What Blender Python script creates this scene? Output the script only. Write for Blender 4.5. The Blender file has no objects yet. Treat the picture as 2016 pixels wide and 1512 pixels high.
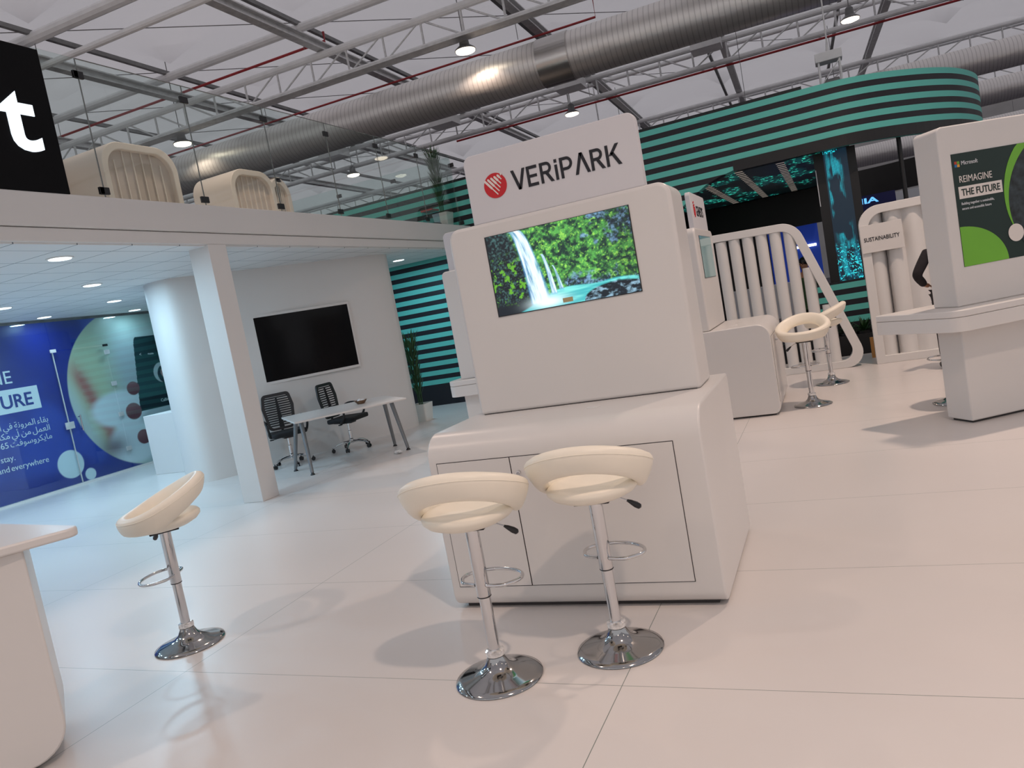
import bpy, bmesh, math, random
import numpy as np
from math import sin, cos, pi, radians, atan2, sqrt
from mathutils import Vector, Matrix
random.seed(4)
SC = bpy.context.scene
COL = SC.collection

# ------------------------------------------------------------------ camera
F, YAW, PITCH, ROLL, CH = 1492.19, -0.41373354, -0.09301707, -0.18122569, 1.6
fw = Vector((sin(YAW)*cos(PITCH), cos(YAW)*cos(PITCH), sin(PITCH)))
r0 = Vector((cos(YAW), -sin(YAW), 0)); u0 = r0.cross(fw)
rt = cos(ROLL)*r0 + sin(ROLL)*u0; upv = -sin(ROLL)*r0 + cos(ROLL)*u0
cam = bpy.data.cameras.new('camera'); co = bpy.data.objects.new('camera', cam); COL.objects.link(co)
co.matrix_world = Matrix(((rt.x, upv.x, -fw.x, 0), (rt.y, upv.y, -fw.y, 0), (rt.z, upv.z, -fw.z, CH), (0, 0, 0, 1)))
cam.sensor_fit = 'HORIZONTAL'; cam.sensor_width = 36.0; cam.lens = F/2016*36.0
cam.clip_start = 0.05; cam.clip_end = 300
SC.camera = co

# ------------------------------------------------------------------ world / exposure
w = bpy.data.worlds.new('world'); SC.world = w; w.use_nodes = True
w.node_tree.nodes['Background'].inputs[0].default_value = (0.95, 0.93, 0.95, 1)
w.node_tree.nodes['Background'].inputs[1].default_value = 0.86
SC.view_settings.view_transform = 'Standard'; SC.view_settings.look = 'None'
SC.view_settings.gamma = 1; SC.view_settings.use_curve_mapping = False
SC.view_settings.exposure = -0.32
HT = radians(2.0)                      # the hall is turned two degrees from the stand
def H(u, v, z): return (u*cos(HT) - v*sin(HT), u*sin(HT) + v*cos(HT), z)
HIGHBAY_W = 68; HIGHBAY_C = (1.0, 0.75, 0.60)
DOWN_W = 27; DOWN_C = (0.50, 0.80, 1.0)
LAMP_Z = 7.75
LAMPS_SEEN = [(-6.45, 17.1, 'hung from the nearest truss, high above the middle'), (-15.1, 17.1, 'low over the left cream pod'),
              (-15.0, 25.6, 'small, seen between the cream pod and the upstairs plant'), (-6.3, 25.6, 'just above the red logo sign'),
              (2.2, 23.8, 'beside the hoist at upper right'), (13.6, 57.0, 'far off at the right edge')]
LAMPS_HID = [(2.3, 0.1), (-6.4, 0.0), (2.3, 8.6), (11.0, 0.0), (11, 8.6), (-6.4, 8.6), (-15.1, 8.6), (-15.1, 0), (-6.4, -8.6), (2.3, -8.6), (2.3, 34), (-6.3, 34), (11, 17)]
def area(name, loc, size, power, col, parent=None, shape='DISK', spread=None):
    l = bpy.data.lights.new(name, 'AREA'); l.shape = shape; l.size = size; l.energy = power; l.color = col
    if spread: l.spread = spread
    o = bpy.data.objects.new(name, l); COL.objects.link(o); o.location = loc
    if parent is not None: o.parent = parent
    return o

# ------------------------------------------------------------------ materials
def lin(c): 
    c = np.asarray(c, float)
    return np.where(c <= 0.04045, c/12.92, ((c+0.055)/1.055)**2.4)
def h(r, g, b): return tuple(float(x) for x in lin(np.array([r, g, b])/255.0))
MATS = {}
def mat(name, col, rough=0.5, metal=0.0, emit=None, estr=0.0, spec=0.5, noise=None, bump=None, coat=0.0):
    m = bpy.data.materials.new(name); m.use_nodes = True; n = m.node_tree; b = n.nodes['Principled BSDF']
    b.inputs['Base Color'].default_value = (*col, 1); b.inputs['Roughness'].default_value = rough
    b.inputs['Metallic'].default_value = metal; b.inputs['Specular IOR Level'].default_value = spec
    b.inputs['Coat Weight'].default_value = coat
    if emit: b.inputs['Emission Color'].default_value = (*emit, 1); b.inputs['Emission Strength'].default_value = estr
    if noise or bump:
        tc = n.nodes.new('ShaderNodeTexCoord'); t = n.nodes.new('ShaderNodeTexNoise')
        n.links.new(tc.outputs['Object'], t.inputs['Vector'])
        t.inputs['Scale'].default_value = (noise or bump)[0]; t.inputs['Detail'].default_value = 4
        if noise:
            r = n.nodes.new('ShaderNodeValToRGB'); a = noise[1]
            r.color_ramp.elements[0].color = (*[x*(1-a) for x in col], 1); r.color_ramp.elements[1].color = (*[min(1, x*(1+a)) for x in col], 1)
            r.color_ramp.elements[0].position = .3; r.color_ramp.elements[1].position = .7
            n.links.new(t.outputs['Fac'], r.inputs['Fac']); n.links.new(r.outputs['Color'], b.inputs['Base Color'])
        if bump:
            bp = n.nodes.new('ShaderNodeBump'); bp.inputs['Strength'].default_value = bump[1]; bp.inputs['Distance'].default_value = bump[2]
            n.links.new(t.outputs['Fac'], bp.inputs['Height']); n.links.new(bp.outputs['Normal'], b.inputs['Normal'])
    MATS[name] = m; return m
M_white = mat('white_laminate', (0.69, 0.665, 0.645), 0.32, noise=(1.3, .012))
M_white2 = mat('white_matt_paint', (0.70, 0.685, 0.67), 0.55, noise=(1.1, .015))
M_sign = mat('sign_white', (0.64, 0.63, 0.655), 0.45, noise=(2, .01))
M_cream = mat('cream_leatherette', h(240, 232, 216), 0.42, noise=(6, .02), bump=(180, .08, .001))
M_pod = mat('cream_pod_shell', h(226, 212, 200), 0.4, noise=(2, .02))
M_podin = mat('beige_pod_lining', h(202, 184, 172), 0.7, noise=(4, .03))
M_chrome = mat('chrome', (0.66, 0.66, 0.67), 0.07, 1.0, noise=(3, .02))
M_base = mat('chrome_dark_reflection', (0.40, 0.40, 0.40), 0.09, 1.0, noise=(3, .03))  # chrome of the stool base, darkened to imitate the grey roof it mirrors
M_black = mat('black_plastic', (0.012, 0.012, 0.014), 0.38, noise=(20, .1))
M_mesh = mat('black_mesh_fabric', (0.010, 0.010, 0.012), 0.8, noise=(60, .3))
M_gap = mat('dark_joint', (0.05, 0.045, 0.045), 0.8, noise=(9, .1))
M_scr = mat('switched_off_screen', (0.003, 0.003, 0.004), 0.1, spec=.15, noise=(2, .1))
M_red = mat('logo_red', h(196, 24, 34), 0.45, noise=(5, .03))
M_ink = mat('black_ink', (0.008, 0.007, 0.012), 0.45, noise=(5, .05))
M_steel = mat('galvanised_steel', (0.66, 0.66, 0.66), 0.45, 0.4, noise=(7, .12))
M_steeld = mat('dark_grey_steel', (0.22, 0.22, 0.22), 0.5, 0.4, noise=(5, .15))
M_tube = mat('white_roof_tube', (0.84, 0.84, 0.84), 0.35, 0.0, noise=(4, .05))
M_alu = mat('grey_table_leg', h(130, 133, 136), 0.4, 0.5, noise=(9, .05))
M_pipe = mat('red_sprinkler_pipe', h(165, 45, 50), 0.4, noise=(5, .1))
M_leaf = mat('dark_green_leaf', h(38, 74, 34), 0.5, noise=(9, .35))
M_pot = mat('white_pot', (0.75, 0.74, 0.70), 0.3, noise=(4, .02))
M_soil = mat('potting_soil', (0.05, 0.035, 0.02), 0.9, noise=(40, .4))
M_dark = mat('near_black_panel', (0.010, 0.010, 0.011), 0.5, noise=(3, .1))
M_carpet = mat('dark_grey_carpet', h(78, 76, 84), 0.95, noise=(3, .1))
M_signblk = mat('black_sign_face', (0.004, 0.004, 0.005), 0.7, spec=.15, noise=(3, .1))
M_letter = mat('backlit_letter', (0.9, 0.95, 1), 0.4, emit=(0.80, 0.92, 1.0), estr=1.35)
M_lens = mat('lamp_lens', (1, .9, .8), 0.3, emit=(1.0, 0.86, 0.68), estr=7)
M_lens2 = mat('downlight_lens', (1, 1, 1), 0.3, emit=(0.85, 0.96, 1.0), estr=4)
M_orange = mat('orange_panel', h(226, 160, 90), 0.6, noise=(3, .05))
M_skin = mat('skin', h(176, 128, 100), 0.5, noise=(9, .05))
M_cloth = mat('black_cloth', (0.012, 0.010, 0.013), 0.9, noise=(30, .2))
M_greencl = mat('green_cloth', h(52, 78, 48), 0.9, noise=(30, .2))
M_wgraph = mat('white_print', h(228, 236, 240), 0.5, noise=(3, .01))
M_bronze = mat('brass_brown', h(120, 92, 70), 0.4, 0.3, noise=(12, .3))
M_paper = mat('crumpled_clear_film', (0.75, 0.75, 0.75), 0.2, noise=(30, .1))
M_blueb = mat('blue_backdrop', h(30, 60, 150), 0.5, emit=h(30, 60, 160), estr=.35)
M_litw = mat('white_light_strip', (1, 1, 1), 0.4, emit=(1, 1, 1), estr=3)
M_warml = mat('warm_light_strip', (1, .9, .7), 0.4, emit=(1, .85, .6), estr=2.4)
M_iasign = mat('blue_lit_letters', (.3, .6, 1), 0.4, emit=(.12, .5, 1), estr=1.4)
M_teal = mat('teal_panel', h(84, 170, 160), 0.5, noise=(3, .04))
M_concr = mat('far_wall_grey', (0.50, 0.49, 0.48), 0.8, noise=(.5, .08))
M_g1 = mat('poster_dark_green', h(14, 40, 34), 0.4, noise=(3, .05))
M_g2 = mat('poster_bright_green', h(110, 178, 50), 0.4, noise=(2, .06))
M_pw = mat('poster_white', h(225, 218, 212), 0.4, noise=(3, .01))
M_wash = mat('washed_white', (0.7, 0.72, 0.75), .5, noise=(5, .02))
M_amb = mat('tan_sticker', h(176, 160, 120), .5, noise=(20, .1))
def mglass(name, tint, rough=0.0, alpha=0.9):
    m = bpy.data.materials.new(name); m.use_nodes = True; n = m.node_tree
    for x in list(n.nodes): n.nodes.remove(x)
    out = n.nodes.new('ShaderNodeOutputMaterial'); mix = n.nodes.new('ShaderNodeMixShader')
    tr = n.nodes.new('ShaderNodeBsdfTransparent'); gl = n.nodes.new('ShaderNodeBsdfGlossy'); lw = n.nodes.new('ShaderNodeLayerWeight'); lw.inputs[0].default_value = .5; pw = n.nodes.new('ShaderNodeMath'); pw.operation = 'POWER'; pw.inputs[1].default_value = 5; fr = n.nodes.new('ShaderNodeMapRange'); fr.inputs[3].default_value = .05; fr.inputs[4].default_value = 1; n.links.new(lw.outputs['Facing'], pw.inputs[0]); n.links.new(pw.outputs[0], fr.inputs[0])
    tr.inputs[0].default_value = (*tint, 1); gl.inputs[1].default_value = 0.01
    n.links.new(fr.outputs[0], mix.inputs[0]); n.links.new(tr.outputs[0], mix.inputs[1]); n.links.new(gl.outputs[0], mix.inputs[2])
    n.links.new(mix.outputs[0], out.inputs[0]); return m
M_glass = mglass('railing_glass', (0.90, 0.95, 0.94)); M_glassb = mglass('partition_glass', (0.93, 0.97, 0.97))
M_clear = mglass('clear_plastic', (0.72, 0.84, 0.92))

def grid_mat(name, base, line, specs, rough=0.35, smudge=0.0, coat=0):
    """specs: (axis, offset, period, halfwidth) in object space"""
    m = bpy.data.materials.new(name); m.use_nodes = True; n = m.node_tree; b = n.nodes['Principled BSDF']
    tc = n.nodes.new('ShaderNodeTexCoord'); sp = n.nodes.new('ShaderNodeSeparateXYZ'); n.links.new(tc.outputs['Object'], sp.inputs[0])
    def mt(op, a, bb=None):
        x = n.nodes.new('ShaderNodeMath'); x.operation = op
        for i, v in enumerate((a, bb)):
            if v is None: continue
            if isinstance(v, (int, float)): x.inputs[i].default_value = v
            else: n.links.new(v, x.inputs[i])
        return x.outputs[0]
    fac = None
    for ax, off, per, hw in specs:
        v = mt('DIVIDE', mt('SUBTRACT', sp.outputs[ax], off), per)
        d = mt('MULTIPLY', mt('ABSOLUTE', mt('SUBTRACT', mt('FRACT', mt('ADD', v, .5)), .5)), per)
        l = mt('LESS_THAN', d, hw)
        fac = l if fac is None else mt('MAXIMUM', fac, l)
    no = n.nodes.new('ShaderNodeTexNoise'); no.inputs['Scale'].default_value = .9; no.inputs['Detail'].default_value = 5
    n.links.new(tc.outputs['Object'], no.inputs['Vector'])
    r = n.nodes.new('ShaderNodeValToRGB'); n.links.new(no.outputs['Fac'], r.inputs['Fac'])
    r.color_ramp.elements[0].position = .35; r.color_ramp.elements[1].position = .65
    r.color_ramp.elements[0].color = (*[c*(1-smudge) for c in base], 1); r.color_ramp.elements[1].color = (*base, 1)
    mx = n.nodes.new('ShaderNodeMix'); mx.data_type = 'RGBA'
    n.links.new(fac, mx.inputs[0]); n.links.new(r.outputs[0], mx.inputs[6]); mx.inputs[7].default_value = (*line, 1)
    n.links.new(mx.outputs[2], b.inputs['Base Color'])
    rr = n.nodes.new('ShaderNodeMapRange'); n.links.new(no.outputs['Fac'], rr.inputs[0]); rr.inputs[3].default_value = rough-.05; rr.inputs[4].default_value = rough+.08
    n.links.new(rr.outputs[0], b.inputs['Roughness'])
    return m
M_floor = grid_mat('white_floor_sheets', (0.665, 0.630, 0.612), (0.20, 0.23, 0.21), [(0, -3.47, 2.465, .0018), (1, 2.845, 1.222, .0016)], .30, .035)
M_tiles = grid_mat('ceiling_tiles', (0.76, 0.77, 0.77), (0.16, 0.19, 0.21), [(0, -6.5, .60, .006), (1, .2, .60, .006)], .6, .02)
def stripe_mat():
    m = bpy.data.materials.new('teal_and_black_stripes'); m.use_nodes = True; n = m.node_tree; b = n.nodes['Principled BSDF']
    tc = n.nodes.new('ShaderNodeTexCoord'); sp = n.nodes.new('ShaderNodeSeparateXYZ'); n.links.new(tc.outputs['Object'], sp.inputs[0])
    def mt(op, a, bb=None):
        x = n.nodes.new('ShaderNodeMath'); x.operation = op
        for i, v in enumerate((a, bb)):
            if v is None: continue
            if isinstance(v, (int, float)): x.inputs[i].default_value = v
            else: n.links.new(v, x.inputs[i])
        return x.outputs[0]
    fr = mt('FRACT', mt('DIVIDE', mt('SUBTRACT', 4.251, sp.outputs[2]), .1862))
    t = mt('LESS_THAN', fr, .51)
    t = mt('MULTIPLY', t, mt('LESS_THAN', sp.outputs[2], 4.2509)); t = mt('MULTIPLY', t, mt('GREATER_THAN', sp.outputs[2], .42))
    no = n.nodes.new('ShaderNodeTexNoise'); no.inputs['Scale'].default_value = 2; n.links.new(tc.outputs['Object'], no.inputs['Vector'])
    mx = n.nodes.new('ShaderNodeMix'); mx.data_type = 'RGBA'; n.links.new(t, mx.inputs[0])
    mx.inputs[6].default_value = (*h(24, 22, 31), 1); mx.inputs[7].default_value = (*h(98, 196, 184), 1)
    n.links.new(mx.outputs[2], b.inputs['Base Color']); b.inputs['Roughness'].default_value = .55
    rr = n.nodes.new('ShaderNodeMapRange'); n.links.new(no.outputs['Fac'], rr.inputs[0]); rr.inputs[3].default_value = .5; rr.inputs[4].default_value = .62
    n.links.new(rr.outputs[0], b.inputs['Roughness'])
    return m
M_stripe = stripe_mat()
def duct_mat():
    m = bpy.data.materials.new('spiral_duct_metal'); m.use_nodes = True; n = m.node_tree; b = n.nodes['Principled BSDF']
    b.inputs['Metallic'].default_value = .75; b.inputs['Roughness'].default_value = .42; b.inputs['Base Color'].default_value = (.60, .57, .55, 1)
    tc = n.nodes.new('ShaderNodeTexCoord'); wv = n.nodes.new('ShaderNodeTexWave'); wv.bands_direction = 'X'; wv.wave_profile = 'SAW'
    wv.inputs['Scale'].default_value = 2.6; wv.inputs['Distortion'].default_value = 0
    n.links.new(tc.outputs['Object'], wv.inputs['Vector'])
    cr = n.nodes.new('ShaderNodeValToRGB'); cr.color_ramp.elements[0].color = (.60, .57, .55, 1); cr.color_ramp.elements[1].color = (.88, .85, .82, 1)
    cr.color_ramp.elements[0].position = .02; cr.color_ramp.elements[1].position = .25
    n.links.new(wv.outputs['Fac'], cr.inputs[0]); n.links.new(cr.outputs[0], b.inputs['Base Color'])
    bp = n.nodes.new('ShaderNodeBump'); bp.inputs['Strength'].default_value = .9; bp.inputs['Distance'].default_value = .02
    no = n.nodes.new('ShaderNodeTexNoise'); no.inputs['Scale'].default_value = 2.5; n.links.new(tc.outputs['Object'], no.inputs['Vector'])
    ad = n.nodes.new('ShaderNodeMath'); ad.operation = 'ADD'; n.links.new(wv.outputs['Fac'], ad.inputs[0]); n.links.new(no.outputs['Fac'], ad.inputs[1])
    n.links.new(ad.outputs[0], bp.inputs['Height']); n.links.new(bp.outputs[0], b.inputs['Normal'])
    return m
M_duct = duct_mat()
M_collar = mat('smooth_duct_metal', (.6, .58, .56), .25, .9, noise=(2, .05))
def fabric_mat():
    m = mat('roof_membrane', (0.88, 0.86, 0.88), 0.6, bump=(1.2, .5, .12)); n = m.node_tree
    out = [x for x in n.nodes if x.type == 'OUTPUT_MATERIAL'][0]; tl = n.nodes.new('ShaderNodeBsdfTranslucent'); tl.inputs[0].default_value = (.9, .88, .92, 1)
    mx = n.nodes.new('ShaderNodeMixShader'); mx.inputs[0].default_value = .50
    n.links.new(n.nodes['Principled BSDF'].outputs[0], mx.inputs[1]); n.links.new(tl.outputs[0], mx.inputs[2]); n.links.new(mx.outputs[0], out.inputs[0])
    return m
M_roof = fabric_mat()
def attr_mat(name, emit=0.0, rough=.4):
    m = bpy.data.materials.new(name); m.use_nodes = True; n = m.node_tree; b = n.nodes['Principled BSDF']
    a = n.nodes.new('ShaderNodeAttribute'); a.attribute_name = 'Col'
    if emit:
        b.inputs['Base Color'].default_value = (.01, .01, .01, 1); n.links.new(a.outputs['Color'], b.inputs['Emission Color']); b.inputs['Emission Strength'].default_value = emit
    else: n.links.new(a.outputs['Color'], b.inputs['Base Color'])
    b.inputs['Roughness'].default_value = rough; return m
M_picE = attr_mat('lit_screen_picture', 1.3, .25); M_picD = attr_mat('printed_picture', 0, .35); M_led = attr_mat('led_wall_picture', 1.1, .4)

# ------------------------------------------------------------------ mesh helpers
X, Y, Z = Vector((1, 0, 0)), Vector((0, 1, 0)), Vector((0, 0, 1))
class MB:
    def __init__(s): s.v = []; s.f = []
    def add(s, vs, fs):
        o = len(s.v); s.v += [tuple(p) for p in vs]; s.f += [tuple(i+o for i in f) for f in fs]; return s
    def box(s, x0, y0, z0, x1, y1, z1):
        return s.add([(x0,y0,z0),(x1,y0,z0),(x1,y1,z0),(x0,y1,z0),(x0,y0,z1),(x1,y0,z1),(x1,y1,z1),(x0,y1,z1)],
                     [(0,3,2,1),(4,5,6,7),(0,1,5,4),(1,2,6,5),(2,3,7,6),(3,0,4,7)])
    def prism(s, poly, O, U, V, N, d):
        O, U, V, N = map(Vector, (O, U, V, N)); k = len(poly)
        a = [O+U*p[0]+V*p[1] for p in poly]; b = [p+N*d for p in a]
        fs = [tuple(range(k))[::-1], tuple(range(k, 2*k))] + [(i, (i+1) % k, k+(i+1) % k, k+i) for i in range(k)]
        return s.add(a+b, fs)
    def ring(s, outer, inner, O, U, V, N, d):
        O, U, V, N = map(Vector, (O, U, V, N)); k = len(outer)
        P = [O+U*p[0]+V*p[1] for p in outer]+[O+U*p[0]+V*p[1] for p in inner]; Q = [p+N*d for p in P]
        fs = []
        for i in range(k):
            j = (i+1) % k
            fs += [(j, i, k+i, k+j), (2*k+i, 2*k+j, 3*k+j, 3*k+i), (i, j, 2*k+j, 2*k+i), (k+j, k+i, 3*k+i, 3*k+j)]
        return s.add(P+Q, fs)
    def tube(s, pts, r, n=12, closed=False, cap=True):
        P = [Vector(p) for p in pts]; k = len(P); rs = r if isinstance(r, (list, tuple)) else [r]*k
        prev = None; rings = []
        for i in range(k):
            if closed: t = P[(i+1) % k]-P[i-1]
            else: t = P[min(i+1, k-1)]-P[max(i-1, 0)]
            t.normalize()
            if prev is None:
                a = Vector((0, 0, 1)) if abs(t.z) < .9 else Vector((1, 0, 0)); nrm = (a-t*a.dot(t)).normalized()
            else: nrm = (prev-t*prev.dot(t)).normalized()
            prev = nrm; bn = t.cross(nrm)
            rings.append([P[i]+(nrm*cos(2*pi*j/n)+bn*sin(2*pi*j/n))*rs[i] for j in range(n)])
        vs = [p for q in rings for p in q]; fs = []
        for i in range(k if closed else k-1):
            i2 = (i+1) % k
            for j in range(n): fs.append((i*n+j, i*n+(j+1) % n, i2*n+(j+1) % n, i2*n+j))
        if not closed and cap: fs += [tuple(range(n))[::-1], tuple(range((k-1)*n, k*n))]
        return s.add(vs, fs)
    def lathe(s, prof, c=(0, 0, 0), n=32, sx=1, sy=1):
        vs = []; fs = []; k = len(prof)
        for r, z in prof:
            for j in range(n): a = 2*pi*j/n; vs.append((c[0]+max(r, 1e-4)*cos(a)*sx, c[1]+max(r, 1e-4)*sin(a)*sy, c[2]+z))
        for i in range(k-1):
            for j in range(n): fs.append((i*n+j, i*n+(j+1) % n, (i+1)*n+(j+1) % n, (i+1)*n+j))
        fs += [tuple(range(n))[::-1], tuple(range((k-1)*n, k*n))]
        return s.add(vs, fs)
    def ball(s, c, rx, ry, rz, n=16, m=10):
        return s.lathe([(cos(a), sin(a)*rz) for a in [(-pi/2+pi*i/m) for i in range(m+1)]], c, n, rx, ry)
    def rot(s, M):
        s.v = [tuple(M @ Vector(p)) for p in s.v]; return s
def mesh(name, mb, m, smooth=30):
    me = bpy.data.meshes.new(name); me.from_pydata([tuple(p) for p in mb.v], [], mb.f)
    b = bmesh.new(); b.from_mesh(me); bmesh.ops.recalc_face_normals(b, faces=b.faces); b.to_mesh(me); b.free()
    me.materials.append(m)
    if smooth: me.shade_smooth(); me.set_sharp_from_angle(angle=radians(smooth))
    return me
def obj(name, mb, m, parent=None, bev=0, seg=2, smooth=30, label=None, loc=None):
    me = mb if isinstance(mb, bpy.types.Mesh) else mesh(name, mb, m, smooth)
    o = bpy.data.objects.new(name, me); COL.objects.link(o)
    if loc: o.location = loc
    if parent is not None: o.parent = parent
    if bev:
        b = o.modifiers.new('bevel', 'BEVEL'); b.width = bev; b.segments = seg; b.limit_method = 'ANGLE'; b.angle_limit = radians(40); b.harden_normals = False
        for p in me.polygons: p.use_smooth = True
    if label: o['label'] = label
    return o
def tag(o, label, cat, group=None):
    o['label'] = label; o['category'] = cat
    if group: o['group'] = group
    return o
def thing(name, label, cat, loc=(0, 0, 0), rz=0, group=None):
    o = bpy.data.objects.new(name, None); COL.objects.link(o); o.location = loc; o.rotation_euler = (0, 0, rz); o.empty_display_size = .1
    return tag(o, label, cat, group)
def struct(name, mb, m, **k):
    o = obj(name, mb, m, **k); o['kind'] = 'structure'; return o
def children(o): return [c for c in bpy.data.objects if c.parent == o]
def dup(root, loc, rz, label=None, group=None):
    def cp(o, par):
        c = o.copy(); COL.objects.link(c)
        if par is not None: c.parent = par
        for ch in children(o): 
            if ch.type != 'LIGHT' or True: cp(ch, c)
        return c
    r = cp(root, None); r.location = loc; r.rotation_euler = (0, 0, rz)
    if label: r['label'] = label
    if group: r['group'] = group
    return r
def rpoly(pts, rad, seg=6):
    """polygon with rounded corners; every corner gives seg+1 points"""
    out = []; k = len(pts)
    for i in range(k):
        p = Vector(pts[i]); a = Vector(pts[i-1])-p; b = Vector(pts[(i+1) % k])-p
        r = rad[i] if isinstance(rad, (list, tuple)) else rad
        a.normalize(); b.normalize(); ang = a.angle(b)
        if r <= 1e-6: out += [tuple(p)]*(seg+1) if seg else [tuple(p)]; continue
        d = r/math.tan(ang/2); p1 = p+a*d; p2 = p+b*d; c = p+(a+b).normalized()*(r/sin(ang/2))
        v1 = p1-c; v2 = p2-c; tot = v1.angle(v2); sg = 1 if v1.x*v2.y-v1.y*v2.x > 0 else -1
        for j in range(seg+1):
            t = sg*tot*j/seg; out.append((c.x+v1.x*cos(t)-v1.y*sin(t), c.y+v1.x*sin(t)+v1.y*cos(t)))
    return out
def dedupe(p):
    q = []
    for a in p:
        if not q or (abs(a[0]-q[-1][0])+abs(a[1]-q[-1][1])) > 1e-5: q.append(a)
    if abs(q[0][0]-q[-1][0])+abs(q[0][1]-q[-1][1]) < 1e-5: q.pop()
    return q
def basis(O, R, U):
    O, R, U = Vector(O), Vector(R).normalized(), Vector(U).normalized(); N = R.cross(U)
    return Matrix(((R.x, U.x, N.x, O.x), (R.y, U.y, N.y, O.y), (R.z, U.z, N.z, O.z), (0, 0, 0, 1)))
def text(name, body, O, R, U, size, m, parent=None, align='LEFT', bold=0.0, width=None, ext=.0015, label=None, sx=1.0, spc=1.0):
    c = bpy.data.curves.new(name, 'FONT'); c.body = body; c.size = size; c.extrude = ext; c.offset = bold*size; c.align_x = align; c.resolution_u = 4; c.space_character = spc
    t = bpy.data.objects.new('tmp', c); COL.objects.link(t)
    dg = bpy.context.evaluated_depsgraph_get(); me = bpy.data.meshes.new_from_object(t.evaluated_get(dg))
    bpy.data.objects.remove(t); bpy.data.curves.remove(c)
    if width:
        xs = [v.co.x for v in me.vertices]; wd = max(xs)-min(xs); sx = width/wd
    B = basis(O, R, U) @ Matrix.Diagonal((sx, 1, 1, 1)); me.transform(B); me.name = name
    me.materials.clear(); me.materials.append(m)
    o = bpy.data.objects.new(name, me); COL.objects.link(o)
    if parent is not None: o.parent = parent
    if label: o['label'] = label
    return o
def words(body, O, R_, U, size, m, parent, align='RIGHT'):
    """one lettering part per word; O is the right end of the line"""
    x = 0; R_ = Vector(R_).normalized(); ws = body.split(' ')
    for wd in reversed(ws):
        o = text('lettering', wd, (0, 0, 0), X, Y, size, m, parent)
        xs = [v.co.x for v in o.data.vertices]; wdt = max(xs)-min(xs)
        o.data.transform(basis(Vector(O)-R_*(x+wdt), R_, U) @ Matrix.Translation((-min(xs), 0, 0))); x += wdt+size*.24
def rect_p(O, R, U, N, w_, h_, d): return MB().prism([(0, 0), (w_, 0), (w_, h_), (0, h_)], O, R, U, N, d)
def vnoise(x, y, seed=0):
    rs = np.random.RandomState(seed); T = rs.rand(64, 64)
    xi = np.floor(x).astype(int); yi = np.floor(y).astype(int); fx = x-xi; fy = y-yi; fx = fx*fx*(3-2*fx); fy = fy*fy*(3-2*fy)
    g = lambda a, b: T[a % 64, b % 64]
    return (g(xi, yi)*(1-fx)+g(xi+1, yi)*fx)*(1-fy)+(g(xi, yi+1)*(1-fx)+g(xi+1, yi+1)*fx)*fy
def fbm(x, y, o=5, seed=0):
    s = 0; a = .5; t = 0
    for i in range(o): s = s+a*vnoise(x*2**i+i*7.3, y*2**i+i*3.1, seed+i); t += a; a *= .6
    return s/t
def picture(name, O, R, U, w_, h_, nx, ny, func, m, parent=None, label=None):
    O, R, U = Vector(O), Vector(R), Vector(U)
    a, b = np.meshgrid(np.linspace(0, 1, nx), np.linspace(0, 1, ny)); col = func(a, b)
    a = a.ravel(); b = b.ravel()
    V = np.outer(a*w_, np.array(R))+np.outer(b*h_, np.array(U))+np.array(O)
    me = bpy.data.meshes.new(name)
    idx = np.arange(nx*ny).reshape(ny, nx); q = np.stack([idx[:-1, :-1], idx[:-1, 1:], idx[1:, 1:], idx[1:, :-1]], -1).reshape(-1, 4)
    me.from_pydata(V.tolist(), [], q.tolist())
    ca = me.color_attributes.new('Col', 'FLOAT_COLOR', 'POINT')
    c4 = np.ones((nx*ny, 4)); c4[:, :3] = np.clip(col.reshape(-1, 3), 0, 1); ca.data.foreach_set('color', c4.ravel())
    me.materials.append(m); o = bpy.data.objects.new(name, me); COL.objects.link(o)
    if parent is not None: o.parent = parent
    if label: o['label'] = label
    return o
def smooth(e0, e1, x):
    t = np.clip((x-e0)/(e1-e0), 0, 1); return t*t*(3-2*t)
def mixc(a, b, t): return a*(1-t[..., None])+b*t[..., None]
C_ = lambda r, g, b: np.asarray(lin(np.array([r, g, b])/255.))

# ================================================================== THE SETTING
struct('floor', MB().box(-14, -6, -.12, 9, 12.75, 0).box(-14, 12.75, -.12, -2.6, 13.5, 0), M_floor, smooth=0)
struct('floor_carpet', MB().box(-50, -30, -.35, 60, 75, -.13), M_carpet, smooth=0)
# upper deck (mezzanine)
MZX, MZY, MZT, MZC = -6.15, 13.42, 3.363, 2.94
dk = MB(); dk.box(-14.5, -4, 3.06, MZX, MZY, MZT)
struct('trim_1', dk, M_white2, bev=.012)
struct('trim_2', MB().box(-14.5, -4, 2.93, MZX-.02, MZY-.02, 3.055), M_white2, bev=.01)
struct('ceiling_lower', MB().box(-12.9, -4, 2.915, MZX-.06, MZY-.06, 2.94), M_tiles, smooth=0)
# supporting pillar
p = obj('square_pillar', MB().box(-6.455, 6.555, 0, -6.168, 6.83, 2.93), M_white2, bev=.004); tag(p, 'square white pillar holding up the front edge of the upper deck', 'pillar')
# curved wall of the meeting room with television
front = [(-9.5, 8.75), (-9.28, 8.45), (-9.0, 8.14), (-8.72, 8.0), (-8.52, 7.98), (-8.38, 8.03), (-8.25, 8.2), (-8.05, 8.52), (-7.75, 9.03), (-7.4, 9.6), (-7.08, 10.1), (-6.85, 10.45), (-6.72, 10.72), (-6.66, 10.95)]
back = [(-6.70, 11.08), (-6.86, 11.13), (-7.0, 11.05), (-7.4, 10.5), (-9.3, 11.6), (-9.6, 11.3)]
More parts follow.
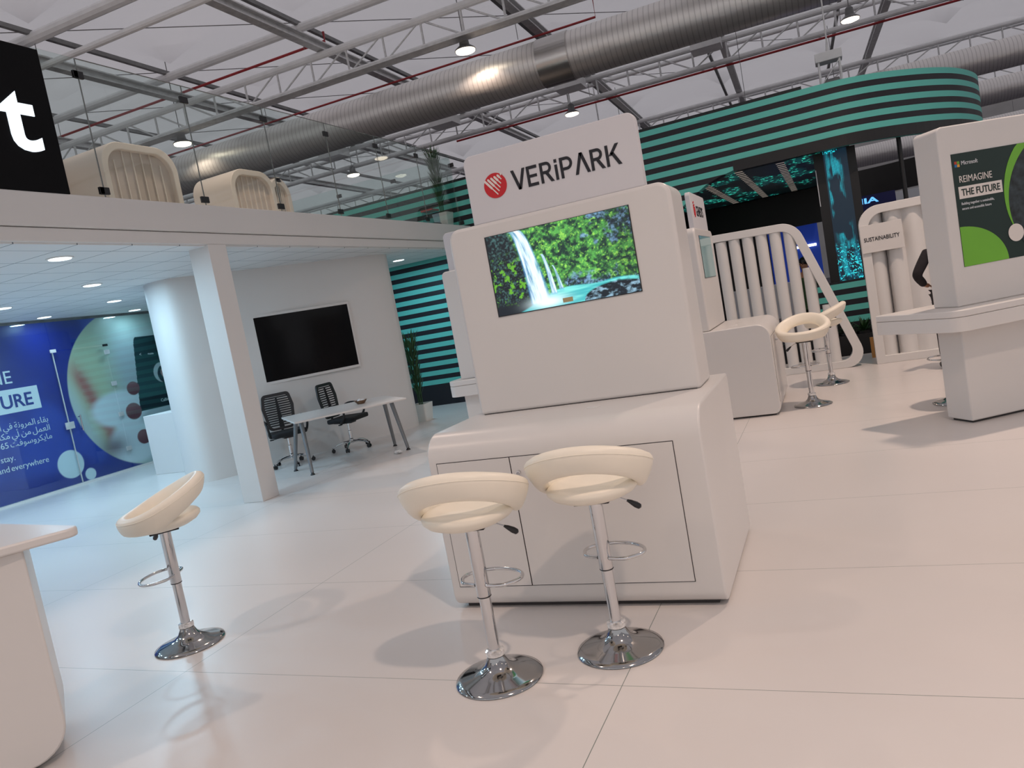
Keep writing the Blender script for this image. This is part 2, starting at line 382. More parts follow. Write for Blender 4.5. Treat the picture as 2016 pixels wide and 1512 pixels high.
# smooth the front line
def cr(P, n=5):
    out = []
    for i in range(len(P)-1):
        p0 = P[max(i-1, 0)]; p1 = P[i]; p2 = P[i+1]; p3 = P[min(i+2, len(P)-1)]
        for j in range(n):
            t = j/n; out.append(tuple(.5*((2*p1[k])+(-p0[k]+p2[k])*t+(2*p0[k]-5*p1[k]+4*p2[k]-p3[k])*t*t+(-p0[k]+3*p1[k]-3*p2[k]+p3[k])*t**3) for k in range(len(p1))))
    out.append(P[-1]); return out
struct('wall_curved', MB().prism(cr(front, 4)+back, (0, 0, 0), X, Y, Z, 2.915), M_white2, smooth=40)

# glazed meeting room on the left
GX = -12.30
struct('trim_3', MB().box(GX-.08, -2, 0, GX+.05, 13.3, .035), M_white)
struct('wall_soffit', MB().box(GX-.14, -2, 2.86, GX-.06, 13.3, 2.915), M_steeld)
def wallpic(a, b):   # a: 0..1 => y from 4 to 13, b => z 0..2.85
    y = 4+a*9; z = b*2.85
    n1 = fbm(y*1.2, z*1.2, 3, 5)
    blue = mixc(C_(34, 48, 140), C_(50, 74, 172), smooth(.35, .65, n1))
    d = smooth(1.2, 2.6, z)*smooth(8.9, 8.0, y); blue = mixc(blue, C_(26, 36, 116)+0*blue, d*.7)
    cy, cz, r = 10.62, 1.48, 1.52
    dist = np.sqrt((y-cy)**2+(z-cz)**2)
    # inside circle : blurred room, sleeve and hand
    ins = mixc(C_(196, 206, 176), C_(190, 200, 206), smooth(9.9, 10.6, y+z*.1))
    ins = mixc(ins, C_(168, 186, 168)+0*ins, smooth(2.0, 2.8, z)*.6)
    q = y-(9.35+(1.9-z)*.35)
    arm = np.exp(-(q/.16)**2)*smooth(2.3, 1.7, z)*smooth(.25, .5, z); ins = mixc(ins, C_(186, 112, 108)+0*ins, arm*.95)
    ins = mixc(ins, C_(196, 206, 210)+0*ins, smooth(.18, -.15, q+.28)*smooth(2.3, 1.6, z)*.8)
    sl = smooth(1.15, .8, np.hypot((y-10.05)/.62, (z-1.12)/.34))+smooth(1.15, .8, np.hypot((y-10.2)/.55, (z-.45)/.42)); ins = mixc(ins, C_(232, 238, 244)+0*ins, np.clip(sl, 0, 1))
    br = np.exp(-((y-9.75)/.28)**2-((z-.45)/.2)**2); ins = mixc(ins, C_(110, 84, 96)+0*ins, br*.8)
    img = mixc(blue, ins, smooth(.012, -.012, dist-r))
    # phone
    ph = (y > 10.66+(2.4-z)*-.14)*(z < 2.42)*(z > .98)*(y < 11.9)*1.0
    cn = (y < 10.75)*(z > 2.33)*(((y-10.77)**2+(z-2.32)**2) > .012)
    ph = ph*(1-cn)
    img = mixc(img, mixc(C_(30, 56, 62), C_(54, 92, 96), smooth(2.4, 1.2, z)), ph)
    img = mixc(img, C_(26, 48, 58)+0*img, ph*(z < 1.22))
    for (fy, fz, rr) in ((10.42, 1.45, .13), (10.32, 1.02, .16), (10.42, .5, .14)):
        e = smooth(1.05, .95, np.sqrt(((y-fy)/(rr*1.1))**2+((z-fz)/(rr))**2)); img = mixc(img, mixc(C_(150, 104, 110), C_(120, 74, 82), smooth(-.1, .1, fz-z)), e*(y < 10.62+(fz < .9)*.1)*1.0)
    # caller portrait roundel
    e = smooth(1.02, .98, np.sqrt((y-11.16)**2+(z-1.66)**2)/.20); img = mixc(img, C_(200, 214, 216)+0*img, e)
    e2 = smooth(1.03, .97, np.sqrt(((y-11.18)/.13)**2+((z-1.62)/.17)**2))*e; img = mixc(img, C_(52, 70, 80)+0*img, e2)
    e3 = smooth(1.03, .97, np.sqrt(((y-11.20)/.07)**2+((z-1.65)/.095)**2)); img = mixc(img, C_(205, 170, 165)+0*img, e3)
    for (cy2, cz2, r2) in ((8.84, .36, .245), (9.16, .10, .105)):
        img = mixc(img, C_(222, 234, 240)+0*img, smooth(.008, -.008, np.sqrt((y-cy2)**2+(z-cz2)**2)-r2))
    return img
gp = thing('printed_wall_graphic', 'big blue print with a hand holding a phone, behind the glass partition', 'wall graphic', (0, 0, 0))
picture('printed_panel', (GX-.05, 4, .035), Y, Z, 9, 2.83, 700, 240, wallpic, M_picD, gp)
gx = GX-.045
text('lettering', 'REIMAGINE', (gx, 8.19, 1.93), Y, Z, .30, M_wgraph, gp, 'RIGHT', 0, label='white headline lettering reading REIMAGINE')
obj('headline_box', rect_p((gx-.002, 6.35, 1.45), Y, Z, -X, 2.22, .385, .002), M_wgraph, gp, smooth=0)
M_bink = mat('blue_ink', h(34, 56, 140), .4, noise=(4, .04))
text('lettering', 'THE FUTURE', (gx+.002, 8.45, 1.535), Y, Z, .30, M_bink, gp, 'RIGHT', .018, label='bold blue lettering reading THE FUTURE')
# Arabic in presentation forms, laid left to right already
AR = {'ba_i': '\ufe91', 'qaf_m': '\ufed8', 'alef_f': '\ufe8e', 'hamza': '\ufe80', 'alef': '\ufe8d', 'lam_i': '\ufedf', 'mim_m': '\ufee4', 'ra_f': '\ufeae', 'waw': '\ufeed', 'nun_i': '\ufee7', 'taam_f': '\ufe94',
      'fa_i': '\ufed3', 'ya_f': '\ufef2', 'ain_m': '\ufecc', 'mim_i': '\ufee3', 'lam_f': '\ufede', 'nun_f': '\ufee6', 'alefh': '\ufe83', 'ya_f2': '\ufef1', 'kaf_m': '\ufedc', 'nun': '\ufee5',
      'ya_i': '\ufef3', 'kaf_i': '\ufedb', 'waw_f': '\ufeee', 'sin_i': '\ufeb3', 'fa_m': '\ufed4', 'ta_f': '\ufe96', 'ra': '\ufead', 'lam': '\ufedd'}
def ar(seq): return ''.join(' ' if k == '_' else AR[k] for k in reversed(seq.split()))
L1 = ar('ba_i qaf_m alef_f hamza _ alef lam_i mim_m ra_f waw nun_i taam_f _ fa_i ya_f _ alef lam_i ain_m alef_f lam')
L2 = ar('alef lam_i ain_m mim_m lam_f _ mim_i nun_f _ alefh ya_f _ mim_i kaf_m alef_f nun')
L3 = '365 ' + ar('mim_i alef_f ya_i kaf_m ra_f waw sin_i waw_f fa_i ta_f')
for s_, z_ in ((L1, 1.20), (L2, 1.055), (L3, .91)):
    words(s_, (gx, 8.62, z_), Y, Z, .138, M_wgraph, gp)
words('Resilience is here to stay.', (gx, 7.93, .70), Y, Z, .135, M_wgraph, gp)
words('Work from anywhere and everywhere', (gx, 8.47, .535), Y, Z, .135, M_wgraph, gp)
text('lettering', 'Calling...', (gx, 10.98, 1.11), Y, Z, .085, M_wgraph, gp)
text('lettering', '<', (gx, 10.72, 2.06), Y, Z, .09, M_wgraph, gp)
text('lettering', 'Mobile', (gx, 10.92, 2.06), Y, Z, .05, M_wgraph, gp)
# glass panes, door
for i, (a, b_, nm, z0, z1) in enumerate(((4.2, 8.93, 'window_1', .035, 2.86), (8.94, 9.98, 'window_2', 2.36, 2.86), (9.99, 12.4, 'window_3', .035, 2.86))):
    struct(nm, MB().box(GX-.006, a, z0, GX+.006, b_, z1), M_glassb, smooth=0)
dr = obj('door_1', MB().box(GX-.006, 8.945, .045, GX+.006, 9.975, 2.345), M_glassb, smooth=0); dr['kind'] = 'structure'
hb = MB().tube([(GX+.05, 9.14, .92), (GX+.055, 9.14, 1.2)], .012).tube([(GX, 9.14, .95), (GX+.05, 9.14, .95)], .009, 8).tube([(GX, 9.14, 1.17), (GX+.05, 9.14, 1.17)], .009, 8)
obj('door_handle', hb, M_chrome, dr)
for z_ in (1.05,): obj('door_lock', MB().box(GX+.006, 8.86, z_-.06, GX+.03, 9.02, z_+.06), M_steel, dr, bev=.003)
obj('door_edge_strip', MB().box(GX-.008, 8.93, .04, GX+.008, 8.948, 2.35), M_steel, dr)
for z_ in (2.22, 1.63, 1.05, .40): obj('hinge', MB().box(GX+.006, 9.93, z_-.04, GX+.022, 10.04, z_+.04), M_steel, dr, bev=.003)
obj('corner_fitting', MB().box(GX+.006, 9.93, 2.33, GX+.02, 10.03, 2.37), M_black, dr); obj('corner_fitting', MB().box(GX+.006, 8.90, 2.33, GX+.03, 9.0, 2.385), M_white, dr)
pd = obj('white_podium', MB().box(-10.67, 9.06, 0, -9.62, 9.65, 1.0), M_white2, bev=.006); 
pd.location = (0, 0, 0); tag(pd, 'plain white box podium between the glass partition and the curved wall', 'podium')

# ================================================================== HALL ROOF
me = MB(); nu, nv = 120, 130; U0, U1, V0, V1 = -44, 26, -14, 62
nodesU = [-14.85+4.3*i for i in range(-7, 10)]; nodesV = [12.95+3.9*i for i in range(-7, 13)]
for j in range(nv+1):
    for i in range(nu+1):
        u = U0+(U1-U0)*i/nu; v = V0+(V1-V0)*j/nv
        du = abs(((u+14.85+2.15) % 4.3)-2.15); dv = abs(((v-12.95+1.95) % 3.9)-1.95); d = sqrt(du*du+dv*dv)
        z = 9.62+.85*(1-math.exp(-d/.6))+.10*min(dv, 1.2)+.03*sin(u*2.1+v)*min(1, d)
        me.v.append(H(u, v, z))
for j in range(nv):
    for i in range(nu): a = j*(nu+1)+i; me.f.append((a, a+1, a+nu+2, a+nu+1))
struct('ceiling', me, M_roof, smooth=180)
def hb_(u0, u1, v0, v1, z0, z1):
    m_ = MB(); P = [H(u0, v0, z0), H(u1, v0, z0), H(u1, v1, z0), H(u0, v1, z0), H(u0, v0, z1), H(u1, v0, z1), H(u1, v1, z1), H(u0, v1, z1)]
    return m_.add(P, [(0,3,2,1),(4,5,6,7),(0,1,5,4),(1,2,6,5),(2,3,7,6),(3,0,4,7)])
# lattice trusses running across the picture
def truss(v, z0, z1, ua, ub, label, rr=.08):
    t = thing('lattice_truss', label, 'roof truss', H(0, v, z0), HT, 'lattice trusses under the tent roof')
    dz = z1-z0
    obj('top_chord', MB().tube([(ua, 0, dz), (ub, 0, dz)], rr*1.15, 10), M_tube, t)
    obj('bottom_chord', MB().tube([(ua, 0, 0), (ub, 0, 0)], rr*1.1, 10), M_tube, t)
    post = mesh('post', MB().tube([(0, 0, 0), (0, 0, dz)], .030, 6), M_steel); diag = mesh('diagonal', MB().tube([(0, 0, 0), (1.05, 0, dz)], .024, 6), M_steel)
    diag2 = mesh('diagonal', MB().tube([(0, 0, dz), (1.05, 0, 0)], .024, 6), M_steel)
    k = int((ub-ua)/1.05)
    for i in range(k):
        x = ua+.3+i*1.05
        obj('post', post, None, t, loc=(x, 0, 0)); obj('diagonal', diag if i % 10 < 5 else diag2, None, t, loc=(x, 0, 0))
    return t
truss(17.1, 8.10, 8.74, -34, 4, 'nearest silver lattice truss crossing the upper left of the roof')
truss(25.8, 8.10, 8.74, -34, 12, 'silver lattice truss right behind the big metal duct')
truss(34.2, 8.13, 8.74, -30, 24, 'far lattice truss above the striped band')
truss(43, 8.13, 8.74, -20, 36, 'farthest lattice truss at the right edge')
# cable tray on the nearest truss
ct = obj('cable_tray', hb_(-30, 4, 16.65, 16.98, 7.93, 7.99), M_steel); tag(ct, 'long perforated metal cable tray under the nearest roof truss', 'cable tray')
# purlins (tubes) and beams
for i, (v, z, r, lab) in enumerate(((12.95, 9.42, .13, 'white roof tube at the top left, beside the black sign'), (12.9, 8.75, .07, 'slim white tube just above the black sign corner'), (16.8, 9.40, .11, 'white roof tube above the red pipe'),
                          (20.75, 9.4, .08, 'white roof tube between the first two trusses'), (29.0, 9.4, .08, 'white roof tube beyond the second truss'), (38, 9.4, .08, 'white roof tube far down the hall'))):
    t = obj('roof_tube', MB().tube([H(-40, v, z), H(24, v, z)], r, 10), M_tube); tag(t, lab, 'roof tube', 'tubes along the tent roof')
for i, u in enumerate((-19.6, -14.9, -10.25, -5.6, -1.3, 3.6)):
    m_ = MB().add(hb_(u-.11, u+.11, 6, 44, 8.84, 8.87).v, hb_(0, 1, 0, 1, 0, 1).f); m_.add(hb_(u-.11, u+.11, 6, 44, 9.02, 9.05).v, hb_(0, 1, 0, 1, 0, 1).f); m_.add(hb_(u-.015, u+.015, 6, 44, 8.87, 9.02).v, hb_(0, 1, 0, 1, 0, 1).f)
    t = obj('roof_beam', m_, M_steel); tag(t, ['far left grey steel beam running away behind the pods', 'grey steel beam running down from the top left behind the glass railing', 'thick grey steel beam running from the top left to the big duct', 'grey steel beam ending behind the red logo sign', 'grey steel beam above the left of the striped band', 'grey steel beam beside the hoist'][i], 'roof beam', 'steel beams under the tent roof')
for i, u in enumerate((-19.15, -14.85, -10.55, -6.25, -1.95, 2.35)):
    t = obj('purlin', hb_(u-.05, u+.05, 4, 50, 9.46, 9.56), M_steeld); tag(t, ['leftmost dark purlin under the tent roof', 'dark purlin crossing above the left pod', 'dark purlin meeting the roof knot at top centre', 'dark purlin above the duct collar', 'dark purlin above the striped band', 'dark purlin at the upper right'][i], 'purlin', 'dark purlins under the tent roof')
t = obj('sprinkler_pipe', MB().tube([H(-30, 17.3, 9.12), H(-10.2, 17.3, 9.12), H(-10.2, 17.3, 9.35)], .035, 8), M_pipe); tag(t, 'thin red sprinkler pipe running under the roof at upper left', 'pipe')
t = obj('sprinkler_pipe', MB().tube([H(-22, 20.5, 9.7), H(-22, 20.5, 8.75), H(-4, 20.5, 8.75), H(-4, 20.5, 9.7)], .03, 8), M_pipe); tag(t, 'second red pipe just above the big duct', 'pipe')
t = obj('sprinkler_pipe', MB().tube([H(-12, 29, 8.75), H(11, 29, 8.75)], .04, 8), M_pipe); tag(t, 'dark red pipe behind the hoist at upper right', 'pipe')
# bracing wires from knot to knot
for a, ua in enumerate(nodesU[6:12]):
    for b, va in enumerate(nodesV[6:12]):
        m_ = MB()
        m_.tube([H(ua, va, 9.55), H(ua+4.3, va+3.9, 9.55)], .011, 5)
        if (a+b) % 2 == 0: m_.tube([H(ua, va, 9.55), H(ua, va, 8.9)], .010, 5)
        t = obj('bracing_wire', m_, M_steeld); tag(t, 'thin bracing wire stretched between roof knots', 'wire', 'bracing wires under the tent roof')
# ducts
def duct(v, z, r, ua, ub, label, collars=()):
    t = thing('ventilation_duct', label, 'duct', H(0, v, z), HT)
    n_ = 28
    obj('spiral_pipe', MB().tube([(ua, 0, 0), (ub, 0, 0)], r, 40), M_duct, t)
    for c_ in collars: obj('collar', MB().tube([(c_-.38, 0, 0), (c_+.38, 0, 0)], r+.02, 40), M_collar, t)
    return t
duct(18.2, 7.28, .54, -34, 14, 'huge spiral metal ventilation duct crossing above the upper deck', (-19.5, -4.62))
duct(31.5, 7.22, .50, -10, 40, 'second spiral duct, passing behind the striped band at right')
duct(40, 7.3, .55, 0, 50, 'third spiral duct beyond the striped band, at the right edge')
duct(47, 6.5, .55, -5, 55, 'lowest spiral duct seen under the striped band')
for i, (u, lab) in enumerate(((-14.9, 'leftmost white box under the big duct'), (-10.25, 'white box under the middle of the big duct'), (-5.6, 'white box left of the duct collar'), (-1.2, 'white box right of the duct collar'))):
    t = obj('air_outlet_box', hb_(u-.95, u-.05, 24.8, 25.55, 8.42, 8.72), M_tube); tag(t, lab, 'air outlet box', 'white boxes along the second truss')
# far hall walls
P = [H(-44, 62, 0), H(60, 62, 0)]
struct('wall_far', MB().add([H(-44, 62, -.3), H(70, 62, -.3), H(70, 62, 10.5), H(-44, 62, 10.5)], [(0, 1, 2, 3)]), M_concr, smooth=0)
struct('wall_left', MB().add([H(-44, -14, -.3), H(-44, 62, -.3), H(-44, 62, 10.5), H(-44, -14, 10.5)], [(0, 1, 2, 3)]), M_concr, smooth=0)

# lamps
def lamp(u, v, label, group, z=LAMP_Z):
    k_ = 3.0 if (abs(u-2.3) < .1 and v < 10) else (1.3 if abs(u+6.4) < .1 and abs(v) < 1 else (.3 if v < -5 else 1.0))
    t = thing('high_bay_lamp', label, 'lamp', H(u, v, z), 0, group)
    obj('housing', MB().lathe([(.06, .34), (.10, .30), (.12, .12), (.24, .03), (.25, 0)], n=24), M_steeld, t)
    obj('hanger', MB().tube([(0, 0, .33), (0, 0, 2.7)], .012, 6), M_steeld, t)
    obj('lens', MB().lathe([(.23, .0), (.22, -.03), (.12, -.06), (0, -.07)], n=24), M_lens, t)
    area('lamp_light', (0, 0, -.12), .30, HIGHBAY_W*k_, HIGHBAY_C, t, spread=radians(128))
    return t
for u, v, lab in LAMPS_SEEN: lamp(u, v, 'round warm high bay lamp, '+lab, 'high bay lamps in view')
for u, v in LAMPS_HID: lamp(u, v, 'round warm high bay lamp hanging outside the view', 'high bay lamps out of view')
for i, (x, y, lab) in enumerate(((-6.85, 5.29, 'largest round downlight, nearest in the tiled ceiling'), (-8.65, 7.04, 'second round downlight, left of the curved wall'), (-10.42, 8.81, 'round downlight in front of the glass door'), (-10.42, 7.02, 'downlight at the left edge of the picture'),
              (-12.12, 10.5, 'small downlight right above the glass partition near the curved wall'), (-12.12, 8.7, 'small downlight above the glass partition over the blue print'), (-8.65, 3.5, 'downlight in the tiled ceiling, out of view'), (-10.42, 5.25, 'downlight in the tiled ceiling further left, out of view'), (-6.85, 1.7, 'downlight near the camera side of the tiled ceiling, out of view'), (-10.42, 3.5, 'downlight over the left floor, out of view'), (-7.2, 12.3, 'downlight behind the television wall'))):
    x = max(x, -11.95); t = thing('recessed_downlight', lab, 'downlight', (x, y, 2.912), 0, 'downlights in the tiled ceiling')
    obj('trim_ring', MB().lathe([(.125, .004), (.125, -.004), (.10, -.006)], n=28), M_white2, t)
    obj('lens', MB().lathe([(.105, -.004), (.10, -.010), (0, -.012)], n=28), M_lens2, t)
    area('downlight_light', (0, 0, -.03), .2, DOWN_W*(.35 if x < -11.5 else 1.25), DOWN_C, t)

# ================================================================== KIOSKS
def veri_letters(O, R, U, x0, z0, w_, h_, m, parent):
    """VERiPARK in geometric strokes"""
    O, R, U = Vector(O), Vector(R), Vector(U); N = R.cross(U); th = .155
    G = []
    def stroke(a, b, t=th): # parallelogram with horizontal ends
        return [[(a[0]-t/2*1.0, a[1]), (a[0]+t/2, a[1]), (b[0]+t/2, b[1]), (b[0]-t/2, b[1])]]
    def bar(x0_, y0_, x1_, y1_): return [[(x0_, y0_), (x1_, y0_), (x1_, y1_), (x0_, y1_)]]
    def bowl(x, y0_, y1_, wd):
        r = (y1_-y0_)/2; cx = wd-r; o = [(x, y1_)]+[(cx+r*cos(a), y0_+r+r*sin(a)) for a in [pi/2-pi*i/12 for i in range(13)]]+[(x, y0_)]
        ri = r-th*.92; i_ = [(x, y0_+th*.92)]+[(cx+ri*cos(a), y0_+r+ri*sin(a)) for a in [-pi/2+pi*i/12 for i in range(13)]]+[(x, y1_-th*.92)]
        qs = []; ii = i_[::-1]
        for k in range(len(o)-1): qs.append([o[k], o[k+1], ii[k+1], ii[k]])
        return qs
    V = stroke((.08, 1), (.42, 0), .17)+stroke((.76, 1), (.42, 0), .17)
    E = bar(0, 0, th, 1)+bar(th, .85, .62, 1)+bar(th, .43, .58, .57)+bar(th, 0, .62, .15)
    Rr = bar(0, 0, th, 1)+bowl(th, .43, 1, .66)+stroke((.38, .44), (.66, 0), .19)
    I = bar(0, 0, th, .74)+bar(0, .84, th, 1)
    Pp = bar(0, 0, th, 1)+bowl(th, .36, 1, .70)
    A = stroke((.08, 0), (.42, 1), .17)+stroke((.76, 0), (.42, 1), .17)
    K = bar(0, 0, th, 1)+stroke((.66, 1), (.24, .48), .19)+stroke((.34, .62), (.72, 0), .19)
    seq = [(V, .92), (E, .78), (Rr, .86), (I, .31), (Pp, .80), (A, .92), (Rr, .84), (K, .75)]
    tot = sum(a for _, a in seq); s = w_/tot; x = x0
    for i, (g, adv) in enumerate(seq):
        mb = MB()
        for q in g: mb.prism([(x+p[0]*s, z0+p[1]*h_) for p in q], O, R, U, N, .003)
        obj('letter', mb, m, parent, smooth=0); x += adv*s
def counter_kiosk(label, loc, rz, sign):
    k = thing('kiosk_counter', label, 'kiosk', loc, rz)
    W = 1.51; D = 1.16; fx = .13
    prof = rpoly([(D, .018), (D, 1.0), (0, 1.0), (0, .018)], [.01, .02, .14, .07], 8)
    obj('counter_base', MB().prism(prof, (-W/2, 0, 0), Y, Z, X, W), M_white, k, bev=.010, seg=3)
    obj('plinth', MB().box(-W/2+.05, .06, 0, W/2-.05, D-.05, .03), M_gap, k, smooth=0)
    for nm, x0, x1 in (('door', -.70, -.262), ('door', -.256, .613)):
        obj('door_gap', rect_p((x0-.004, -.0005, .136), X, Z, -Y, x1-x0+.008, .716, .001), M_gap, k, smooth=0)
        d = obj('door', rect_p((x0, -.0005, .140), X, Z, -Y, x1-x0, .708, .004), M_white, k, bev=.001)
        if x0 > -.3:
            obj('lock', MB().tube([(-.215, -.003, .765), (-.215, -.022, .765)], .012, 14).tube([(-.215, -.022, .765), (-.215, -.028, .758)], .006, 8), M_chrome, d)
            if not sign: pass
    for x in (-.33, .12): obj('cable_grommet', MB().lathe([(.038, 0), (.038, .002), (.03, .004)], (x, .40, 1.0), 24), M_white2, k)
    tp = rpoly([(-.685, 1.0), (.685, 1.0), (.685, 2.152), (-.685, 2.152)], [0, 0, .075, .075], 8)
    obj('screen_tower', MB().prism(dedupe(tp), (0, .62, 0), X, Z, Y, .36), M_white, k, bev=.022, seg=4)
    obj('tower_joint', MB().box(-.66, .625, .999, .66, .95, 1.0025), M_gap, k, smooth=0)
    sc = obj('screen_bezel', rect_p((-.443, .6195, 1.583), X, Z, -Y, .892, .484, .004), M_black, k, smooth=0)
    if sign == 'veri':
        picture('screen_face', (-.436, .6145, 1.588), X, Z, .880, .476, 380, 210, waterfall, M_picE, k, label='glowing screen showing a waterfall in a green gorge')
        obj('sticker', rect_p((-.020, .6135, 1.600), X, Z, -Y, .062, .026, .001), M_amb, k, smooth=0)
    else:
        obj('screen_face', rect_p((-.436, .6155, 1.588), X, Z, -Y, .880, .476, .001), mat('screen_teal_reflection', (.05, .09, .09), .08, emit=(.10, .17, .16), estr=.8), k, smooth=0)  # teal reflection on this screen is put into its colour and glow
    sp = rpoly([(-.505, 2.150), (.555, 2.150), (.555, 2.556), (-.505, 2.556)], [.0, .0, .05, .05], 7)
    s = obj('sign_panel', MB().prism(dedupe(sp), (0, .64, 0), X, Z, Y, .055), M_sign, k, bev=.006)
    if sign == 'veri':
        obj('logo_roundel', MB().prism([(.073*cos(a)-.320, .073*sin(a)+2.352) for a in [2*pi*i/40 for i in range(40)]], (0, .64, 0), X, Z, -Y, .003), M_red, s, smooth=0)
        # white slanted bars of the logo
        mb = MB()
        for i in range(6):
            x0 = -.320-.062+i*.0215; zt = 2.352+.036+i*.0045; ln = (.115, .098, .08, .058, .034, .012)[i]
            dx, dz = .62, -.785; w0 = .0065
            n_ = Vector((.785, .62)); c0 = Vector((x0, zt)); c1 = c0+Vector((dx, dz))*ln*.55; c2 = c0+Vector((dx, dz))*ln
            ring = [c0+Vector((-dx, -dz))*.005+n_*0]
            mb.prism([tuple(c0-n_*w0), tuple(c0+Vector((-dx, -dz))*.006), tuple(c0+n_*w0), tuple(c1+n_*w0), tuple(c1-n_*w0)], (0, .637, 0), X, Z, -Y, .002)
            if i < 5: mb.prism([tuple(c1-n_*w0*.5), tuple(c1+n_*w0*.5), tuple(c2+n_*w0*.5), tuple(c2-n_*w0*.5)], (0, .637, 0), X, Z, -Y, .002)
        obj('logo_bars', mb, M_pw, s, smooth=0)
        veri_letters((0, .64, 0), X, Z, -.212, 2.295, .655, .116, M_ink, s)
    elif sign:
        text('lettering', sign, (-.20, .638, 2.30), X, Z, .17, M_ink, s, 'LEFT', 0, width=.50)
        mb = MB().tube([(-.36, .636, 2.30), (-.36, .636, 2.42)], .006, 8).tube([(-.33, .636, 2.28), (-.33, .636, 2.38)], .006, 8).tube([(-.30, .636, 2.30), (-.30, .636, 2.40)], .006, 8)
        for a, b in ((-.36, 2.44), (-.33, 2.45), (-.30, 2.42)): mb.ball((a, .636, b), .012, .004, .012, 10, 6)
        obj('logo_mark', mb, M_red, s)
    return k
def waterfall(a, b):
    u = a; w_ = 1-b
    n1 = fbm(u*16, w_*9, 5, 11); n2 = fbm(u*45, w_*26, 4, 21); n3 = fbm(u*5, w_*4, 4, 31); n4 = fbm(u*90, w_*50, 2, 77)
    green = mixc(C_(14, 44, 40), C_(84, 164, 74), smooth(.35, .68, n2*.6+n1*.4))
    green = mixc(green, C_(150, 214, 84)+0*green, smooth(.56, .74, n2*.4+n4*.6)*.8)
    rock = mixc(C_(14, 26, 40), C_(112, 150, 190), smooth(.4, .75, n1*.5+n4*.5))
    img = mixc(green, rock, smooth(.50, .60, n3*.7+n1*.3)*.9)
    img = mixc(img, C_(10, 18, 24)+0*img, smooth(.80, 1.0, u+.1*n1)*.35)
    left = smooth(.02, -.02, u-(.17+w_*.17)+.03*(n1-.5))
    lc = mixc(mixc(C_(8, 18, 26), C_(60, 96, 96), smooth(.45, .8, n1*.4+n4*.6)), C_(92, 160, 40)+0*img, smooth(.52, .66, n2)*smooth(.2, .45, w_))
    lc = mixc(lc, C_(10, 20, 30)+0*lc, smooth(.86, .98, w_+.1*n1)); img = mixc(img, lc, left)
    # pool
    pl = smooth(-.01, .01, w_-(.80+.02*np.sin(u*20)*.5)+.0*u)*smooth(-.02, .02, u-(.47-(w_-.78)*1.35))
    pc = mixc(C_(60, 170, 176), C_(120, 222, 214), smooth(.4, .7, fbm(u*4, w_*22, 3, 44))); img = mixc(img, pc, pl)
    # falls
    def fall(u0, u1, wa, wb, w0, w1, bend):
        t = np.clip((w_-wa)/(wb-wa), 0, 1); c = u0+(u1-u0)*(t**bend); wd = w0+(w1-w0)*t
        wd = wd*1.55; inside = smooth(1.05, .7, np.abs(u-c)/wd)*(w_ >= wa)*smooth(wb+.04, wb-.02, w_)
        st = fbm((u-c)*70+3, w_*4, 4, 55); return inside*(.25+1.05*st)
    f = np.clip(fall(.205, .325, 0, .93, .030, .052, .50)+.8*fall(.375, .425, .34, .84, .006, .015, .55)+.7*fall(.440, .478, .5, .80, .003, .011, .6), 0, 1)
    wc = mixc(C_(84, 150, 200), C_(226, 244, 252), smooth(.35, .95, f)); img = mixc(img, wc, np.clip(f*1.35, 0, 1))
    mist = np.exp(-((u-.37)/.12)**2-((w_-.93)/.07)**2); img = mixc(img, C_(225, 248, 252)+0*img, np.clip(mist*1.1, 0, .95))
    # rocks bottom right
    rk = smooth(-.01, .015, w_-(.985-.16*np.sqrt(np.clip(1-((u-.86)/.235)**2, 0, 1))))*(np.abs(u-.86) < .235)
    rc = mixc(C_(10, 22, 32), C_(130, 165, 185), smooth(.45, .75, fbm(u*26, w_*30, 4, 66))); img = mixc(img, rc, rk)
    rk2 = smooth(.0, .02, u-.8)*smooth(.02, 0, np.abs(w_-.83)-.03)*smooth(.4, .6, n1); img = mixc(img, rc, rk2*.7)
    return img*1.3
counter_kiosk('big white kiosk counter in the centre with a waterfall screen and a red logo sign', (-1.415, 3.6, 0), 0, 'veri')
counter_kiosk('white kiosk counter turned to the right behind the central one, with a small rounded sign', (-.67, 9.23, 0), pi/2, 'GENESYS')

# ledge kiosks (tower standing through a wide shelf)
def ledge_kiosk(label, loc, rz, tower_h, tw, td, shelf, r_sh=.12, zs=.98, base_h=None):
    """local: x along face, y back; tower 0..tw, 0..td; shelf (x0,y0,x1,y1)"""
    k = thing('kiosk_tower', label, 'kiosk', loc, rz)
    t = obj('tower', MB().prism(dedupe(rpoly([(0, zs), (tw, zs), (tw, tower_h), (0, tower_h)], [0, 0, .05, .05], 6)), (0, 0, 0), X, Z, Y, td), M_white, k, bev=.012, seg=3)
    obj('pedestal', MB().box(0, 0, .02, tw, td, .82), M_white, k, bev=.012, seg=3)
    obj('plinth', MB().box(.03, .03, 0, tw-.03, td-.03, .03), M_gap, k, smooth=0)
    pl = rpoly(shelf, [r_sh, r_sh, r_sh, .03], 8)
    obj('shelf_top', MB().prism(pl, (0, 0, .925), X, Y, Z, zs-.925), M_white, k, bev=.008)
    obj('shelf_skirt', MB().prism(pl, (0, 0, .808), X, Y, Z, .115), M_white, k, bev=.004)
    return k, t
T32 = radians(32)
kk, _ = ledge_kiosk('white poster kiosk at the right edge with a wide shelf and green poster', (.915, 7.17, 0), T32, 2.44, 1.7, .285, [(-.22, -.25), (1.9, -.25), (1.9, .60), (-.34, .62)])
